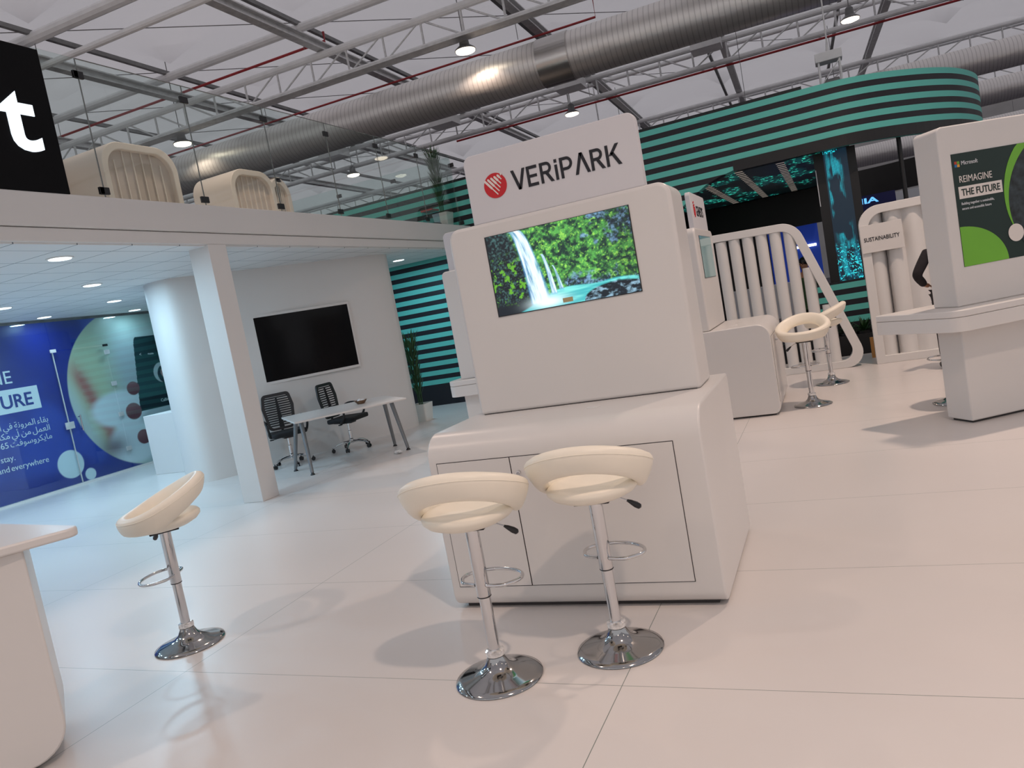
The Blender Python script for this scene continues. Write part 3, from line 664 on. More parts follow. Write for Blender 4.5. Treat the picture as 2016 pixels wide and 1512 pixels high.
# poster
ps = thing('tmp', '', ''); bpy.data.objects.remove(ps)
pst = obj('poster', rect_p((.10, -.0005, 1.296), X, Z, -Y, 1.5, .914, .003), M_g1, kk, smooth=0)
gr = obj('poster_field', MB().prism([(.102, 1.297)]+[(.102+.415*sin(a), 1.297+.325*cos(a)) for a in [pi/2*(1-i/16) for i in range(17)]], (0, -.0035, 0), X, Z, -Y, .001), M_g2, pst, smooth=0)
def palm(a, b):
    n1 = fbm(a*10, b*10, 5, 3); n2 = fbm(a*40, b*34, 3, 8)
    img = mixc(C_(8, 16, 20), C_(70, 84, 60), smooth(.5, .75, n2)*smooth(.5, .9, b)); 
    sky = smooth(.35, .15, b+.25*(n1-.5))*smooth(.45, .6, n1+.1*a); return mixc(img, C_(70, 84, 150)+0*img, sky*smooth(.1, .5, n2+.2))
def arcpoly(cx, cz, r, n=40, a0=0, a1=2*pi): return [(cx+r*cos(a0+(a1-a0)*i/n), cz+r*sin(a0+(a1-a0)*i/n)) for i in range(n)]
obj('poster_ring', MB().prism([p_ for p_ in arcpoly(1.13, 1.80, .60, 60) if p_[1] < 2.209 or True][:60] if False else [(max(.10, min(1.6, x_)), max(1.297, min(2.209, z_))) for x_, z_ in arcpoly(1.13, 1.80, .59, 80)], (0, -.0045, 0), X, Z, -Y, .001), M_g2, pst, smooth=0)
M_photo = mat('palm_photo', (.02, .03, .035), .4, noise=(14, .9))
obj('poster_photo', MB().prism([(max(.10, min(1.6, x_)), max(1.297, min(2.209, z_))) for x_, z_ in arcpoly(1.16, 1.73, .585, 80)], (0, -.0055, 0), X, Z, -Y, .001), M_photo, pst, smooth=0)
obj('poster_dot', MB().prism(arcpoly(.607, 1.498, .072), (0, -.0068, 0), X, Z, -Y, .001), M_pw, pst, smooth=0)
text('lettering', 'REIMAGINE', (.145, -.0045, 1.975), X, Z, .078, M_pw, pst, width=.30)
obj('headline_box', rect_p((.132, -.0035, 1.845), X, Z, -Y, .40, .098, .001), M_pw, pst, smooth=0)
text('lettering', 'THE FUTURE', (.155, -.0055, 1.868), X, Z, .078, M_g1, pst, width=.355, bold=.015)
text('lettering', 'Building together a sustainable,', (.142, -.0045, 1.795), X, Z, .030, M_wash, pst, width=.30)
text('lettering', 'secure and accessible future', (.142, -.0045, 1.755), X, Z, .030, M_wash, pst, width=.27)
text('lettering', 'Microsoft', (.182, -.0045, 2.115), X, Z, .046, M_wash, pst, width=.15)
for i, (cc, a, b) in enumerate(((h(190, 60, 40), 0, 1), (h(110, 160, 50), 1, 1), (h(40, 110, 170), 0, 0), (h(230, 160, 50), 1, 0))):
    obj('logo_square', rect_p((.122+a*.024, -.0035, 2.102+b*.024), X, Z, -Y, .022, .022, .001), mat('logo_square_colour', cc, .4, noise=(3, .03)), pst, smooth=0)
# kiosk behind, left of the centre
k3, t3 = ledge_kiosk('white kiosk half hidden behind the left side of the central kiosk', (-3.79, 7.30, 0), 0, 2.15, 1.4, .30, [(-.13, -.12), (1.55, -.12), (1.55, .75), (-.13, .75)])
s3 = obj('sign_panel', MB().prism(dedupe(rpoly([(.07, 2.148), (1.3, 2.148), (1.3, 2.552), (.07, 2.552)], [0, 0, .05, .05], 6)), (0, .06, 0), X, Z, Y, .05), M_sign, k3, bev=.005)
# kiosk at the lower left corner
k4 = thing('kiosk_tower', 'white counter kiosk cut off at the lower left corner', 'kiosk', (0, 0, 0))
topp = rpoly([(-3.19, 2.27), (-4.35, 2.50), (-4.3, 1.3), (-3.78, 1.28)], [.05, .1, .1, .1], 7)
obj('shelf_top', MB().prism(topp, (0, 0, .968), X, Y, Z, .042), M_white, k4, bev=.010, seg=3)
d_ = Vector((-.575, -.818, 0)); nn = Vector((.818, -.575, 0))
bodyp = rpoly([(0, .02), (0, .97), (1.3, .97), (1.3, .02)], [.16, 0, 0, .1], 8)
obj('pedestal', MB().prism(dedupe(bodyp), Vector((-3.345, 2.085, 0)), d_, Z, -nn, .5), M_white, k4, bev=.01)
obj('recessed_panel', MB().ring(rpoly([(.235, .15), (.235, .9), (1.1, .9), (1.1, .15)], [.2, .05, .05, .1], 8), rpoly([(.250, .165), (.250, .885), (1.08, .885), (1.08, .165)], [.185, .04, .04, .1], 8), Vector((-3.345, 2.085, 0)), d_, Z, nn, .004), M_white2, k4)

# ================================================================== BAR STOOLS
def seat_meshes():
    # wrap-round band: low at the front, high and flared at the back (local -Y is back)
    n, m_ = 72, 18; vs = []; fs = []
    for i in range(n):
        ph = 2*pi*i/n; c = -sin(ph); t = (c+1)/2; e = t*t*(3-2*t)
        zb = .742+.020*t+.128*max(0, (t-.42)/.58)**1.15; zt = .828+.045*t+.124*t**1.6
        rbx = .190+.030*e; rtx = .222+.044*sin(pi*min(t, .5))+.004*e
        rby = .185+.030*e; rty = .212+.040*e
        b = Vector((rbx*cos(ph), rby*sin(ph), zb)); u = Vector((rtx*cos(ph), rty*sin(ph), zt)); ax = (u-b); L = ax.length/2; axu = ax.normalized(); mid = (b+u)/2
        tan = Vector((-rtx*sin(ph), rty*cos(ph), 0)).normalized(); axo = axu.cross(tan).normalized()
        if axo.dot(Vector((cos(ph), sin(ph), 0))) < 0: axo = -axo
        for j in range(m_):
            a = 2*pi*j/m_; ca, sa = cos(a), sin(a)
            q = mid+axu*(L+.006)*math.copysign(abs(sa)**.72, sa)+axo*.036*math.copysign(abs(ca)**.72, ca)
            vs.append(tuple(q))
    for i in range(n):
        for j in range(m_): fs.append((i*m_+j, i*m_+(j+1) % m_, ((i+1) % n)*m_+(j+1) % m_, ((i+1) % n)*m_+j))
    band = MB().add(vs, fs)
    prof = [(.0, .716), (.10, .716), (.15, .724), (.190, .742), (.212, .764), (.214, .782), (.200, .797), (.15, .803), (.06, .800), (0, .798)]
    vs = []; fs = []; n2 = 48
    for r, z in prof:
        for j in range(n2):
            a = 2*pi*j/n2; y = sin(a); vs.append((r*.98*cos(a), r*(1.0 if y < 0 else .88)*y, z))
    for i in range(len(prof)-1):
        for j in range(n2): fs.append((i*n2+j, i*n2+(j+1) % n2, (i+1)*n2+(j+1) % n2, (i+1)*n2+j))
    fs += [tuple(range(n2))[::-1], tuple(range((len(prof)-1)*n2, len(prof)*n2))]
    return band, MB().add(vs, fs)
def make_stool(label, loc, rz):
    t = thing('bar_stool', label, 'bar stool', loc, rz, 'cream bar stools')
    band, pad = seat_meshes()
    b = obj('backrest', band, M_cream, t, smooth=80); 
    n = 64; n = 72; seam = [Vector(band.v[i*18+2]) for i in range(n)]
    obj('seam_piping', MB().tube(seam, .0022, 6, closed=True), M_cream, b)
    obj('seat', pad, M_cream, t, smooth=60)
    obj('mounting_plate', MB().box(-.08, -.08, .705, .08, .08, .720), M_black, t, bev=.003)
    obj('base_disc', MB().lathe([(.195, 0), (.200, .004), (.198, .010), (.17, .020), (.12, .032), (.08, .048), (.055, .070), (.042, .098), (.040, .105), (0, .105)], n=56), M_base, t, smooth=60)
    obj('collar', MB().lathe([(.034, .103), (.043, .110), (.043, .132), (.034, .138)], n=32), mat('clear_collar', (.8, .8, .8), .05, .6, noise=(60, .3)), t)
    obj('lower_column', MB().lathe([(.0265, .10), (.0265, .40)], n=32), M_chrome, t)
    obj('upper_column', MB().lathe([(.030, .385), (.0315, .39), (.0315, .708)], n=32), M_chrome, t)
    obj('column_ring', MB().lathe([(.0305, .381), (.0325, .384), (.0305, .387)], n=32), M_black, t)
    loop = [(-.032, -.0, .437)]+[(-.145+.0*i, .05, .437) for i in range(1)]
    pts = [(-.03, -.01, .437), (-.10, .0, .437)]+[(.15*cos(a), .085+.105*sin(a), .437) for a in [pi+.55-(pi+1.1)*i/20 for i in range(21)]]+[(.10, .0, .437), (.03, -.01, .437)]
    obj('footrest', MB().tube(cr([tuple(q) for q in pts], 3), .0085, 12), M_chrome, t, smooth=60)
    lv = obj('height_lever', MB().tube([(.02, .0, .708), (.10, .03, .700), (.145, .05, .672)], .004, 8), M_chrome, t)
    obj('lever_knob', MB().tube([(.135, .046, .678), (.150, .052, .667), (.170, .060, .650), (.184, .066, .638), (.188, .068, .634)], [.005, .010, .0145, .013, .006], 12), M_black, lv)
    return t
SEAT_PARTS = ('backrest', 'seat', 'mounting_plate', 'height_lever')
def swivel(o, a):
    for c in children(o):
        if c.name.split('.')[0] in SEAT_PARTS: c.rotation_euler = (0, 0, a)
    return o
st = make_stool('cream bar stool before the small cabinet door of the central kiosk, nearest the camera', (-1.585, 2.885, 0), radians(-8))
for x, y, rz, sw, lab in ((-1.095, 3.17, -16, 21, 'cream bar stool in front of the wide cabinet door of the central kiosk'), (-3.765, 3.165, 112, 26, 'cream bar stool standing alone on the open floor at left'),
                     (-.36, 8.87, 20, 155, 'cream bar stool beside the right-facing kiosk, nearer of its two'), (-.155, 10.23, 85, 0, 'cream bar stool beside the slatted screen, farther of the two at the right-facing kiosk'),
                     (.93, 8.2, 80, 0, 'cream bar stool mostly hidden behind the poster kiosk shelf')):
    swivel(dup(st, (x, y, 0), radians(rz), lab), radians(sw))
swivel(st, radians(19))

# ================================================================== TELEVISION, DESK, OFFICE CHAIRS
tA = Vector((-8.22, 8.42, 0)); tU = Vector((.5591, .8291, 0)); tN = Vector((.8291, -.5591, 0))
tv = thing('wall_television', 'large switched-off television with a white frame on the curved wall', 'television', (0, 0, 0))
o_ = tA+tN*.0
obj('frame', MB().prism(rpoly([(.22, 1.185), (2.125, 1.185), (2.125, 2.235), (.22, 2.235)], .008, 3), o_-tN*.02, tU, Z, tN, .075), M_white, tv, bev=.004)
obj('screen', MB().prism([(.245, 1.228), (2.095, 1.228), (2.095, 2.196), (.245, 2.196)], o_+tN*.0552, tU, Z, tN, .002), M_scr, tv, smooth=0)
obj('badge', MB().prism([(1.15, 1.200), (1.18, 1.200), (1.18, 1.208), (1.15, 1.208)], o_+tN*.0552, tU, Z, tN, .001), M_steel, tv, smooth=0)
# desk
dU = Vector((.678, .735, 0)); dV = Vector((-.735, .678, 0)); dO = Vector((-6.24, 7.50, 0))
desk = thing('office_desk', 'long white desk on grey slanted legs below the television', 'desk', dO, atan2(dU.y, dU.x))
obj('desk_top', MB().prism(rpoly([(-.05, 0), (1.42, 0), (1.42, 1.22), (-.05, 1.22)], .02, 3), (0, 0, .722), X, Y, Z, .022), M_white, desk, bev=.003)
for x0, x1, y0, y1 in ((.10, .085, .50, .31), (.08, -.03, .80, .985), (1.34, 1.42, .55, .42), (1.32, 1.41, .85, 1.06)):
    l = obj('leg', MB().tube([(x0, y0, .715), (x1, y1, .03)], [.030, .022], 14), M_alu, desk)
    obj('foot', MB().lathe([(.030, 0), (.030, .008), (.02, .02), (.015, .035)], (x1, y1, 0), 16), M_black, l)
for x in (.09, 1.33): obj('leg_bracket', MB().box(x-.03, .40, .690, x+.03, .90, .722), M_alu, desk, bev=.004)
bw = thing('brass_bowl', 'small brown metal bowl with wrapped sweets on the white desk', 'bowl', dO+dU*.95+dV*.62+Vector((0, 0, .744)))
obj('bowl', MB().lathe([(.045, 0), (.05, .004), (.085, .045), (.09, .05), (.083, .048), (.045, .010), (0, .008)], n=24), M_bronze, bw)
obj('sweets', MB().ball((.02, .01, .045), .04, .035, .02).ball((-.03, .02, .05), .03, .03, .02).ball((0, -.03, .045), .03, .03, .02), M_paper, bw)
ft = obj('crumpled_wrapper', MB(), M_paper) if False else None
mbw = MB()
for i in range(9):
    a = random.random()*6.28; r_ = random.random()*.07; mbw.ball((r_*cos(a), r_*sin(a), .012+random.random()*.02), .03, .02+random.random()*.015, .010+random.random()*.01, 6, 4)
fl = obj('crumpled_wrapper', mbw, M_paper, smooth=0, loc=(-5.62, 8.62, .0)); tag(fl, 'crumpled clear wrapper lying on the floor by the desk legs', 'litter')
def make_chair(label, loc, rz):
    t = thing('office_chair', label, 'office chair', loc, rz, 'black mesh office chairs')   # faces +Y
    # star base
    for i in range(5):
        a = 2*pi*i/5+.3; c_, s_ = cos(a), sin(a)
        lg = obj('base_leg', MB().tube([(.03*c_, .03*s_, .125), (.12*c_, .12*s_, .125), (.22*c_, .22*s_, .105), (.29*c_, .29*s_, .07)], [.020, .018, .014, .011], 10), M_chrome, t)
        cs = MB()
        for dd in (-.017, .017):
            cx, cy = .29*c_-dd*s_, .29*s_+dd*c_
            cs.tube([(cx-.008*-s_, cy-.008*c_, .028), (cx+.008*-s_, cy+.008*c_, .028)], .028, 16)
        obj('caster', cs.tube([(.29*c_, .29*s_, .03), (.29*c_, .29*s_, .075)], .010, 8), M_black, lg)
    obj('gas_column', MB().lathe([(.034, .10), (.034, .16), (.026, .17), (.026, .29), (.018, .295), (.018, .42)], n=20), M_chrome, t)
    obj('mechanism', MB().box(-.07, -.10, .405, .07, .10, .445).tube([(.05, 0, .425), (.24, .02, .418)], .006, 8).box(.21, .0, .41, .26, .04, .425), M_black, t, bev=.004)
    obj('seat', MB().prism(rpoly([(-.24, -.23), (.24, -.23), (.25, .25), (-.25, .25)], [.07]*4, 7), (0, 0, .445), X, Y, Z, .065), M_mesh, t, bev=.02, seg=3)
    # backrest: rounded trapezoid frame with slatted mesh
    bo = Vector((0, -.22, .50)); bU = X; bV = Vector((0, -.13, 1)).normalized(); bN = bU.cross(bV)
    outer = rpoly([(-.19, .02), (.19, .02), (.235, .36), (.20, .56), (-.20, .56), (-.235, .36)], [.07, .07, .10, .06, .06, .10], 5)
    inner = rpoly([(-.155, .055), (.155, .055), (.190, .36), (.165, .515), (-.165, .515), (-.190, .36)], [.05, .05, .09, .03, .03, .09], 5)
    fr = obj('back_frame', MB().ring(outer, inner, bo, bU, bV, bN, .028), M_black, t, bev=.004)
    mb = MB()
    for i in range(13):
        z = .08+i*.034; hw = .165+.03*min(1, z/.36)-(.02 if z > .45 else 0)
        mb.prism([(-hw, z), (hw, z), (hw, z+.019), (-hw, z+.019)], bo+bN*.008, bU, bV, bN, .008)
    mb.prism([(-.035, .055), (.035, .055), (.012, .5), (-.012, .5)], bo+bN*.004, bU, bV, bN, .016)
    obj('back_slats', mb, M_mesh, t)
    obj('back_support', MB().tube([(0, -.05, .42), (0, -.24, .43), (0, -.27, .52), (0, -.29, .62)], [.022, .02, .018, .014], 10), M_black, t)
    for s in (-1, 1):
        pts = cr([(s*.22, -.20, .64), (s*.27, -.12, .685), (s*.285, .02, .68), (s*.285, .13, .63), (s*.275, .14, .54), (s*.26, .08, .465), (s*.22, .03, .45)], 4)
        obj('armrest', MB().tube(pts, .017, 10), M_black, t)
    return t
oc = make_chair('black mesh office chair at the near end of the white desk', (-7.44, 8.66, 0), radians(-128))
dup(oc, (-6.90, 9.40, 0), radians(-88), 'black mesh office chair behind the middle of the white desk')

# ================================================================== PLANTS
def plant(label, loc, ht, pot_h, seed):
    rs = random.Random(seed)
    t = thing('potted_plant', label, 'plant', loc)
    pr = rpoly([(-.13, 0), (.13, 0), (.165, pot_h), (-.165, pot_h)], 0, 1)
    a = [(-.125, -.125), (.125, -.125), (.125, .125), (-.125, .125)]
    lo = rpoly(a, .03, 4); hi = [(x*1.28, y*1.28) for x, y in lo]; ih = [(x*1.18, y*1.18) for x, y in lo]; k = len(lo)
    vs = [(x, y, 0) for x, y in lo]+[(x, y, pot_h) for x, y in hi]+[(x, y, pot_h) for x, y in ih]+[(x, y, pot_h-.05) for x, y in ih]
    fs = [tuple(range(k))[::-1]]+[(s*k+i, s*k+(i+1) % k, (s+1)*k+(i+1) % k, (s+1)*k+i) for s in range(3) for i in range(k)]+[tuple(range(3*k, 4*k))]
    obj('pot', MB().add(vs, fs), M_pot, t)
    obj('soil', MB().prism([(x*1.15, y*1.15) for x, y in lo], (0, 0, pot_h-.045), X, Y, Z, .01), M_soil, t)
    mb = MB()
    for s in range(6):
        a = s*1.05; b = (.05*cos(a), .05*sin(a)); mb.tube([(b[0]*.6, b[1]*.6, pot_h-.03), (b[0]*1.5, b[1]*1.5, ht*.9)], [.012, .007], 6)
    obj('stems', mb, M_leaf, t)
    mb = MB()
    for i in range(230):
        f = i/230; z0 = pot_h+.10+(ht-pot_h-.30)*(f**.85); a = i*2.4+rs.random(); ln = .20+.10*rs.random(); r0_ = .015+.05*f; wd = .013
        el = radians(66+10*rs.random()); d = Vector((cos(a)*cos(el), sin(a)*cos(el), sin(el))); s = Vector((-sin(a), cos(a), 0)); p0 = Vector((cos(a)*r0_, sin(a)*r0_, z0))
        pm = p0+d*ln*.5+Vector((cos(a), sin(a), 0))*.01; pe = p0+d*ln+Vector((cos(a), sin(a), 0))*.035
        k_ = Vector((cos(a), sin(a), 0))*.004
        mb.add([p0, pm-s*wd, pm+k_, pm+s*wd, pe], [(0, 1, 2), (0, 2, 3), (1, 4, 2), (2, 4, 3)])
    lf = obj('leaves', mb, M_leaf, t, smooth=0); lf['kind'] = 'stuff'
    return t
plant('tall spiky green plant in a white pot on the floor by the striped wall', (-6.85, 11.52, 0), 1.60, .31, 3)
plant('tall spiky green plant in a white pot on the upper deck behind the glass railing', (-6.52, 13.08, MZT), 1.55, .30, 5)

# ================================================================== UPPER DECK FURNITURE
sg = thing('illuminated_sign', 'tall black sign board with big white lit letters on the upper deck edge', 'sign', (0, 0, 0))
obj('board', MB().box(-6.40, -1.0, MZT, -6.15, 5.005, 4.645), M_signblk, sg, bev=.004)
cv = text('letters', 'Microsoft', (-6.147, 4.83, 3.73), Y, Z, .84, M_letter, sg, 'RIGHT', .018, ext=.006, sx=1.12, spc=1.16, label='large white backlit lettering')
# glass railing panels
ys = [4.15, 5.455, 6.75, 8.045, 9.345, 10.64, 11.93, 13.2]
for i in range(1, len(ys)-1):
    t = thing('glass_railing_panel', 'clear glass railing panel on the deck front, number %s from the black sign' % ['one', 'two', 'three', 'four', 'five', 'six', 'seven'][i-1], 'glass panel', (-6.25, ys[i], MZT), 0, 'glass panels along the front of the upper deck')
    obj('pane', MB().box(-.006, .004, .002, .006, ys[i+1]-ys[i]-.004, 1.34), M_glass, t, smooth=0); obj('pane_edge', MB().box(-.006, -.003, .002, .006, .003, 1.34).box(-.006, .003, 1.337, .006, ys[i+1]-ys[i]-.004, 1.343), M_steeld, t, smooth=0)
    for z in (.085, 1.185): obj('clamp', MB().box(-.014, -.055, z-.035, .014, .055, z+.035), M_black, t, bev=.004)
t = thing('glass_railing_panel', 'clear glass railing panel beside the black sign board', 'glass panel', (-6.25, 5.01, MZT), 0, 'glass panels along the front of the upper deck')
obj('pane', MB().box(-.006, 0, .002, .006, .44, 1.34), M_glass, t, smooth=0)
for z in (.085, 1.185): obj('clamp', MB().box(-.014, .39, z-.035, .014, .44, z+.035), M_black, t, bev=.003)
for i, x in enumerate((-6.3, -7.6, -8.9, -10.2, -11.5)):
    t = thing('glass_railing_panel', 'clear glass railing panel along the far end of the deck, %s from the right' % ['first', 'second', 'third', 'fourth', 'fifth'][i], 'glass panel', (x, 13.36, MZT), 0, 'glass panels along the far end of the upper deck')
    obj('pane', MB().box(-1.295, -.006, .002, -.004, .006, 1.34), M_glass, t, smooth=0)
    for z in (.085, 1.185): obj('clamp', MB().box(-.055, -.014, z-.035, .055, .014, z+.035), M_black, t, bev=.004)
def pod(label, y0, y1, xf, dep, zt, win=None):
    t = thing('seating_pod', label, 'seating pod', (xf, y0, MZT), 0, 'cream arched seating pods on the upper deck')
    w_ = y1-y0; hgt = zt-MZT; r = .30
    out = dedupe(rpoly([(0, 0), (w_, 0), (w_, hgt), (0, hgt)], [0.0001, 0.0001, r, r], 10)); b = .085
    inn = dedupe(rpoly([(b, .02), (w_-b, .02), (w_-b, hgt-b), (b, hgt-b)], [.0001, .0001, r-b*.7, r-b*.7], 10))
    obj('shell', MB().ring(out, inn, (0, 0, 0), Y, Z, -X, dep), M_pod, t, bev=.015, seg=3)
    obj('lining', MB().prism(inn, (-.07, 0, 0), Y, Z, -X, .03), M_podin, t, smooth=0)
    n_ = 6
    for i in range(1, n_+1):
        y = b+(w_-2*b)*i/(n_+1); zz = hgt-b-(.12 if i in (1, n_) else 0)
        obj('rib', MB().box(-.07, y-.007, .02, -.052, y+.007, zz), M_pod, t)
    return t
pod('cream seating pod next to the black sign board, half hidden by it', 5.15, 6.28, -8.05, 1.2, 4.63)
pod('largest cream arched seating pod with a ribbed lining', 6.60, 7.73, -7.5, .9, 4.43)
pod('cream arched seating pod further back, behind the middle of the railing', 8.95, 9.92, -7.75, .75, 4.41)
pod('cream seating pod standing right behind the farther arched pod', 10.05, 10.55, -7.95, .8, 4.43)
ub = thing('bar_counter', 'long cream bar counter between the two arched pods on the upper deck', 'counter', (0, 0, 0))
obj('counter_body', MB().box(-11.4, 10.4, MZT, -10.6, 12.9, 4.22), M_podin, ub, bev=.01); obj('counter_top', MB().box(-11.5, 10.3, 4.22, -10.5, 13.0, 4.29), M_pod, ub, bev=.01)
for y in (11.0, 11.5, 12.0): obj('glazed_niche', MB().box(-10.61, y, 3.75, -10.59, y+.16, 4.12), M_clear, ub)
dsp = thing('drink_dispenser', 'small clear drink dispenser with a red lid beside the upstairs plant', 'drink dispenser', (-6.50, 12.55, MZT))
obj('tank', MB().box(-.11, -.13, .08, .11, .13, .30), M_clear, dsp, bev=.01); obj('base', MB().box(-.12, -.14, 0, .12, .14, .08), M_black, dsp, bev=.005); obj('lid', MB().box(-.12, -.14, .30, .12, .14, .335), M_pipe, dsp, bev=.008)

# ================================================================== SLATTED SCREENS
def slat_screen1():
    t = thing('slatted_screen', 'white slatted partition with a slanted right side, behind the right-facing kiosk', 'partition', (0, 11.45, 0))
    O = [(-1.75, 0), (.235, 0), (.30, .17), (-.245, 2.12+.02), (-1.75, 2.19)]
    outer = rpoly([(-1.75, .0), (.36, 0), (-.36, 2.13), (-1.75, 2.17)], [.02, .22, .30, .02], 9)
    inner = rpoly([(-1.66, .10), (.20, .10), (-.45, 2.025), (-1.66, 2.06)], [.02, .15, .20, .02], 9)
    obj('frame', MB().ring(outer, inner, (0, 0, 0), X, Z, Y, .16), M_white2, t, bev=.006)
    for i in range(9):
        x = -1.585+i*.187; top = 2.045
        xr = x+.075
        # slanted side limits the height
        xl = lambda z: .20+(z-.10)*(-.65/1.925)
        if xr > -.45: top = min(top, .10+(xr-.20)/(-.65)*1.925+.18)
        if top < .5: continue
        zc = top
        prof = [(x+.078*cos(a), .08+.075*sin(a)) for a in [2*pi*k/20 for k in range(20)]]
        obj('slat', MB().prism(prof, (0, 0, .10), X, Y, Z, zc-.10), M_white2, t, smooth=60)
    return t
slat_screen1()
t = thing('slatted_screen', 'white ribbed partition with a rounded corner carrying the sustainability plate', 'partition', (0, 11.42, 0))
outer = rpoly([(.42, 0), (2.9, 0), (2.9, 2.13), (.42, 2.13)], [.01, .01, .01, .26], 9)
inner = rpoly([(.535, .105), (2.8, .105), (2.8, 2.02), (.535, 2.02)], [.01, .01, .01, .19], 9)
obj('frame', MB().ring(outer, inner, (0, 0, 0), X, Z, Y, .16), M_white2, t, bev=.006)
for i in range(10):
    x = .60+i*.235
    prof = [(x-.118, .10)]+[(x-.118+.236*k/10, .10-.060*sin(pi*k/10)) for k in range(11)]+[(x+.118, .13), (x-.118, .13)]
    obj('ribbed_panel', MB().prism(dedupe(prof), (0, 0, .105), X, Y, Z, 1.915), M_white2, t, smooth=50)
obj('panel_seam', MB().box(.712, .050, .105, .719, .11, 2.02), M_gap, t, smooth=0)
pl = obj('name_plate', MB().box(.425, -.022, 1.515, .935, 0, 1.885), M_white, t, bev=.002)
text('lettering', 'SUSTAINABILITY', (.462, -.024, 1.665), X, Z, .075, M_ink, pl, width=.43, bold=.012)
op = obj('orange_panel', MB().box(.395, 12.15, 0, .44, 12.2, .30), M_orange); tag(op, 'small orange panel standing behind the corner of the ribbed partition', 'panel')

# ================================================================== STRIPED NEIGHBOUR STAND
t = thing('striped_wall', 'big wall with teal and black stripes and a curved right end', 'striped wall', (0, 0, 0))
wp = [(-9.6, -.13), (-2.9, -.13), (-2.9, 1.8), (-2.62, 2.45), (-2.2, 2.83), (-1.9, 3.02), (-1.73, 3.12), (-1.48, 3.21), (-1.18, 3.27), (.05, 3.27), (.05, 4.25), (-9.6, 4.25)]
obj('flat_panel', MB().prism(wp, (0, 13.5, 0), X, Z, Y, .25), M_stripe, t, smooth=0)
arc = cr([(.05, 13.5), (.5, 13.52), (.92, 13.68), (1.32, 13.95), (1.78, 14.37), (2.22, 14.92), (2.55, 15.55), (2.80, 16.25), (2.93, 17.0), (2.95, 17.6)], 4)
mb = MB(); 
inner_a = []
for i, p_ in enumerate(arc):
    q = Vector(arc[min(i+1, len(arc)-1)])-Vector(arc[max(i-1, 0)]); q.normalize(); n_ = Vector((-q.y, q.x)); inner_a.append((p_[0]+n_.x*.2, p_[1]+n_.y*.2))
mb.prism(arc+inner_a[::-1], (0, 0, 3.25), X, Y, Z, 1.0)
obj('curved_band', mb, M_stripe, t, smooth=40)
obj('lower_trim', MB().prism([(-1.25, 13.485)]+[(p_[0], p_[1]-.012) for p_ in arc]+[(p_[0], p_[1]+.01) for p_ in arc[::-1]]+[(-1.25, 13.495)], (0, 0, 3.235), X, Y, Z, .175), M_dark, t, smooth=0)
obj('roof_cap', MB().prism([(-13, 13.7), (-.05, 13.7), (-.05, 20), (-13, 20)], (0, 0, 4.2), X, Y, Z, .14), M_dark, t, smooth=0)
obj('stand_ceiling', MB().prism([(-12.5, 13.75), (.0, 13.75), (.55, 13.8), (.15, 20.6), (-12.5, 20.6)], (0, 0, 3.27), X, Y, Z, .05), M_dark, t, smooth=0)
obj('rear_fascia', MB().box(-12, 20.6, 2.42, .15, 20.8, 3.3), M_dark, t, smooth=0)
def ledceil(a, b):
    x = -3.1+a*3.2; y = 13.9+b*6.3
    n1 = fbm(x*3, y*1.2, 3, 2); spots = (fbm(x*24, y*9, 2, 12) > .64)*smooth(.45, .7, n1)
    img = np.zeros(a.shape+(3,))+C_(4, 14, 16)
    img = mixc(img, C_(6, 84, 84)+0*img, smooth(.45, .7, n1)*.6); img = mixc(img, C_(60, 220, 190)+0*img, spots*1.0)
    lou = (np.mod(y, .28) < .11); img = mixc(img, C_(2, 4, 5)+0*img, lou*.85)
    for xs in (-.54, -1.22, -1.92): img = mixc(img, mixc(C_(10, 12, 12), C_(150, 140, 130), ((np.mod(y*3.6+xs, 1) < .35)*1.0)), (np.abs(x-xs) < .07)*1.0)
    return img
picture('led_ceiling', (-3.1, 13.9, 3.262), X, Y, 3.2, 6.3, 260, 320, ledceil, M_led, t, label='dark ceiling with teal dots of light')
lc = thing('led_column', 'tall narrow screen column with glowing cyan dots, left of the sustainability plate', 'led column', (0, 0, 0))
obj('housing', MB().box(-.02, 14.0, -.13, .62, 14.35, 3.27), M_dark, lc, smooth=0)
def ledcol(a, b):
    x = a*.36; y = b*2.22; img = np.zeros(a.shape+(3,))+C_(12, 36, 52)
    dots = (np.hypot(np.mod(x, .022)-.011, np.mod(y, .022)-.011) < .0075)
    m1 = smooth(.52, .72, fbm(x*9, y*3.2, 3, 71))*smooth(.5, .15, np.abs(a-.45-.12*np.sin(b*7)))*smooth(0.02, .1, a)*smooth(.95, .8, a)
    img = mixc(img, C_(20, 110, 140)+0*img, m1*.5); img = mixc(img, C_(40, 225, 240)+0*img, dots*m1)
    low = smooth(.30, .22, b); n = fbm(x*50, y*50, 2, 91); img = mixc(img, C_(10, 120, 150)+0*img, low*smooth(.4, .7, fbm(x*12, y*9, 3, 14))*.8)
    img = mixc(img, C_(60, 240, 250)+0*img, low*(n > .66)); img = mixc(img, C_(40, 225, 240)+0*img, (b > .955)*smooth(.5, .6, n)*(a < .6)); return img
picture('led_screen', (.13, 13.995, 1.12), X, Z, .36, 2.20, 120, 620, ledcol, M_led, lc)
obj('edge_light', MB().box(-.015, 13.985, 2.4, -.003, 13.995, 3.0), M_wash, lc, smooth=0)
lb = obj('striped_planter', MB().box(-.30, 13.75, -.13, 2.0, 13.95, 1.12), M_stripe, smooth=0); tag(lb, 'low teal and black striped base under the screen column', 'planter')
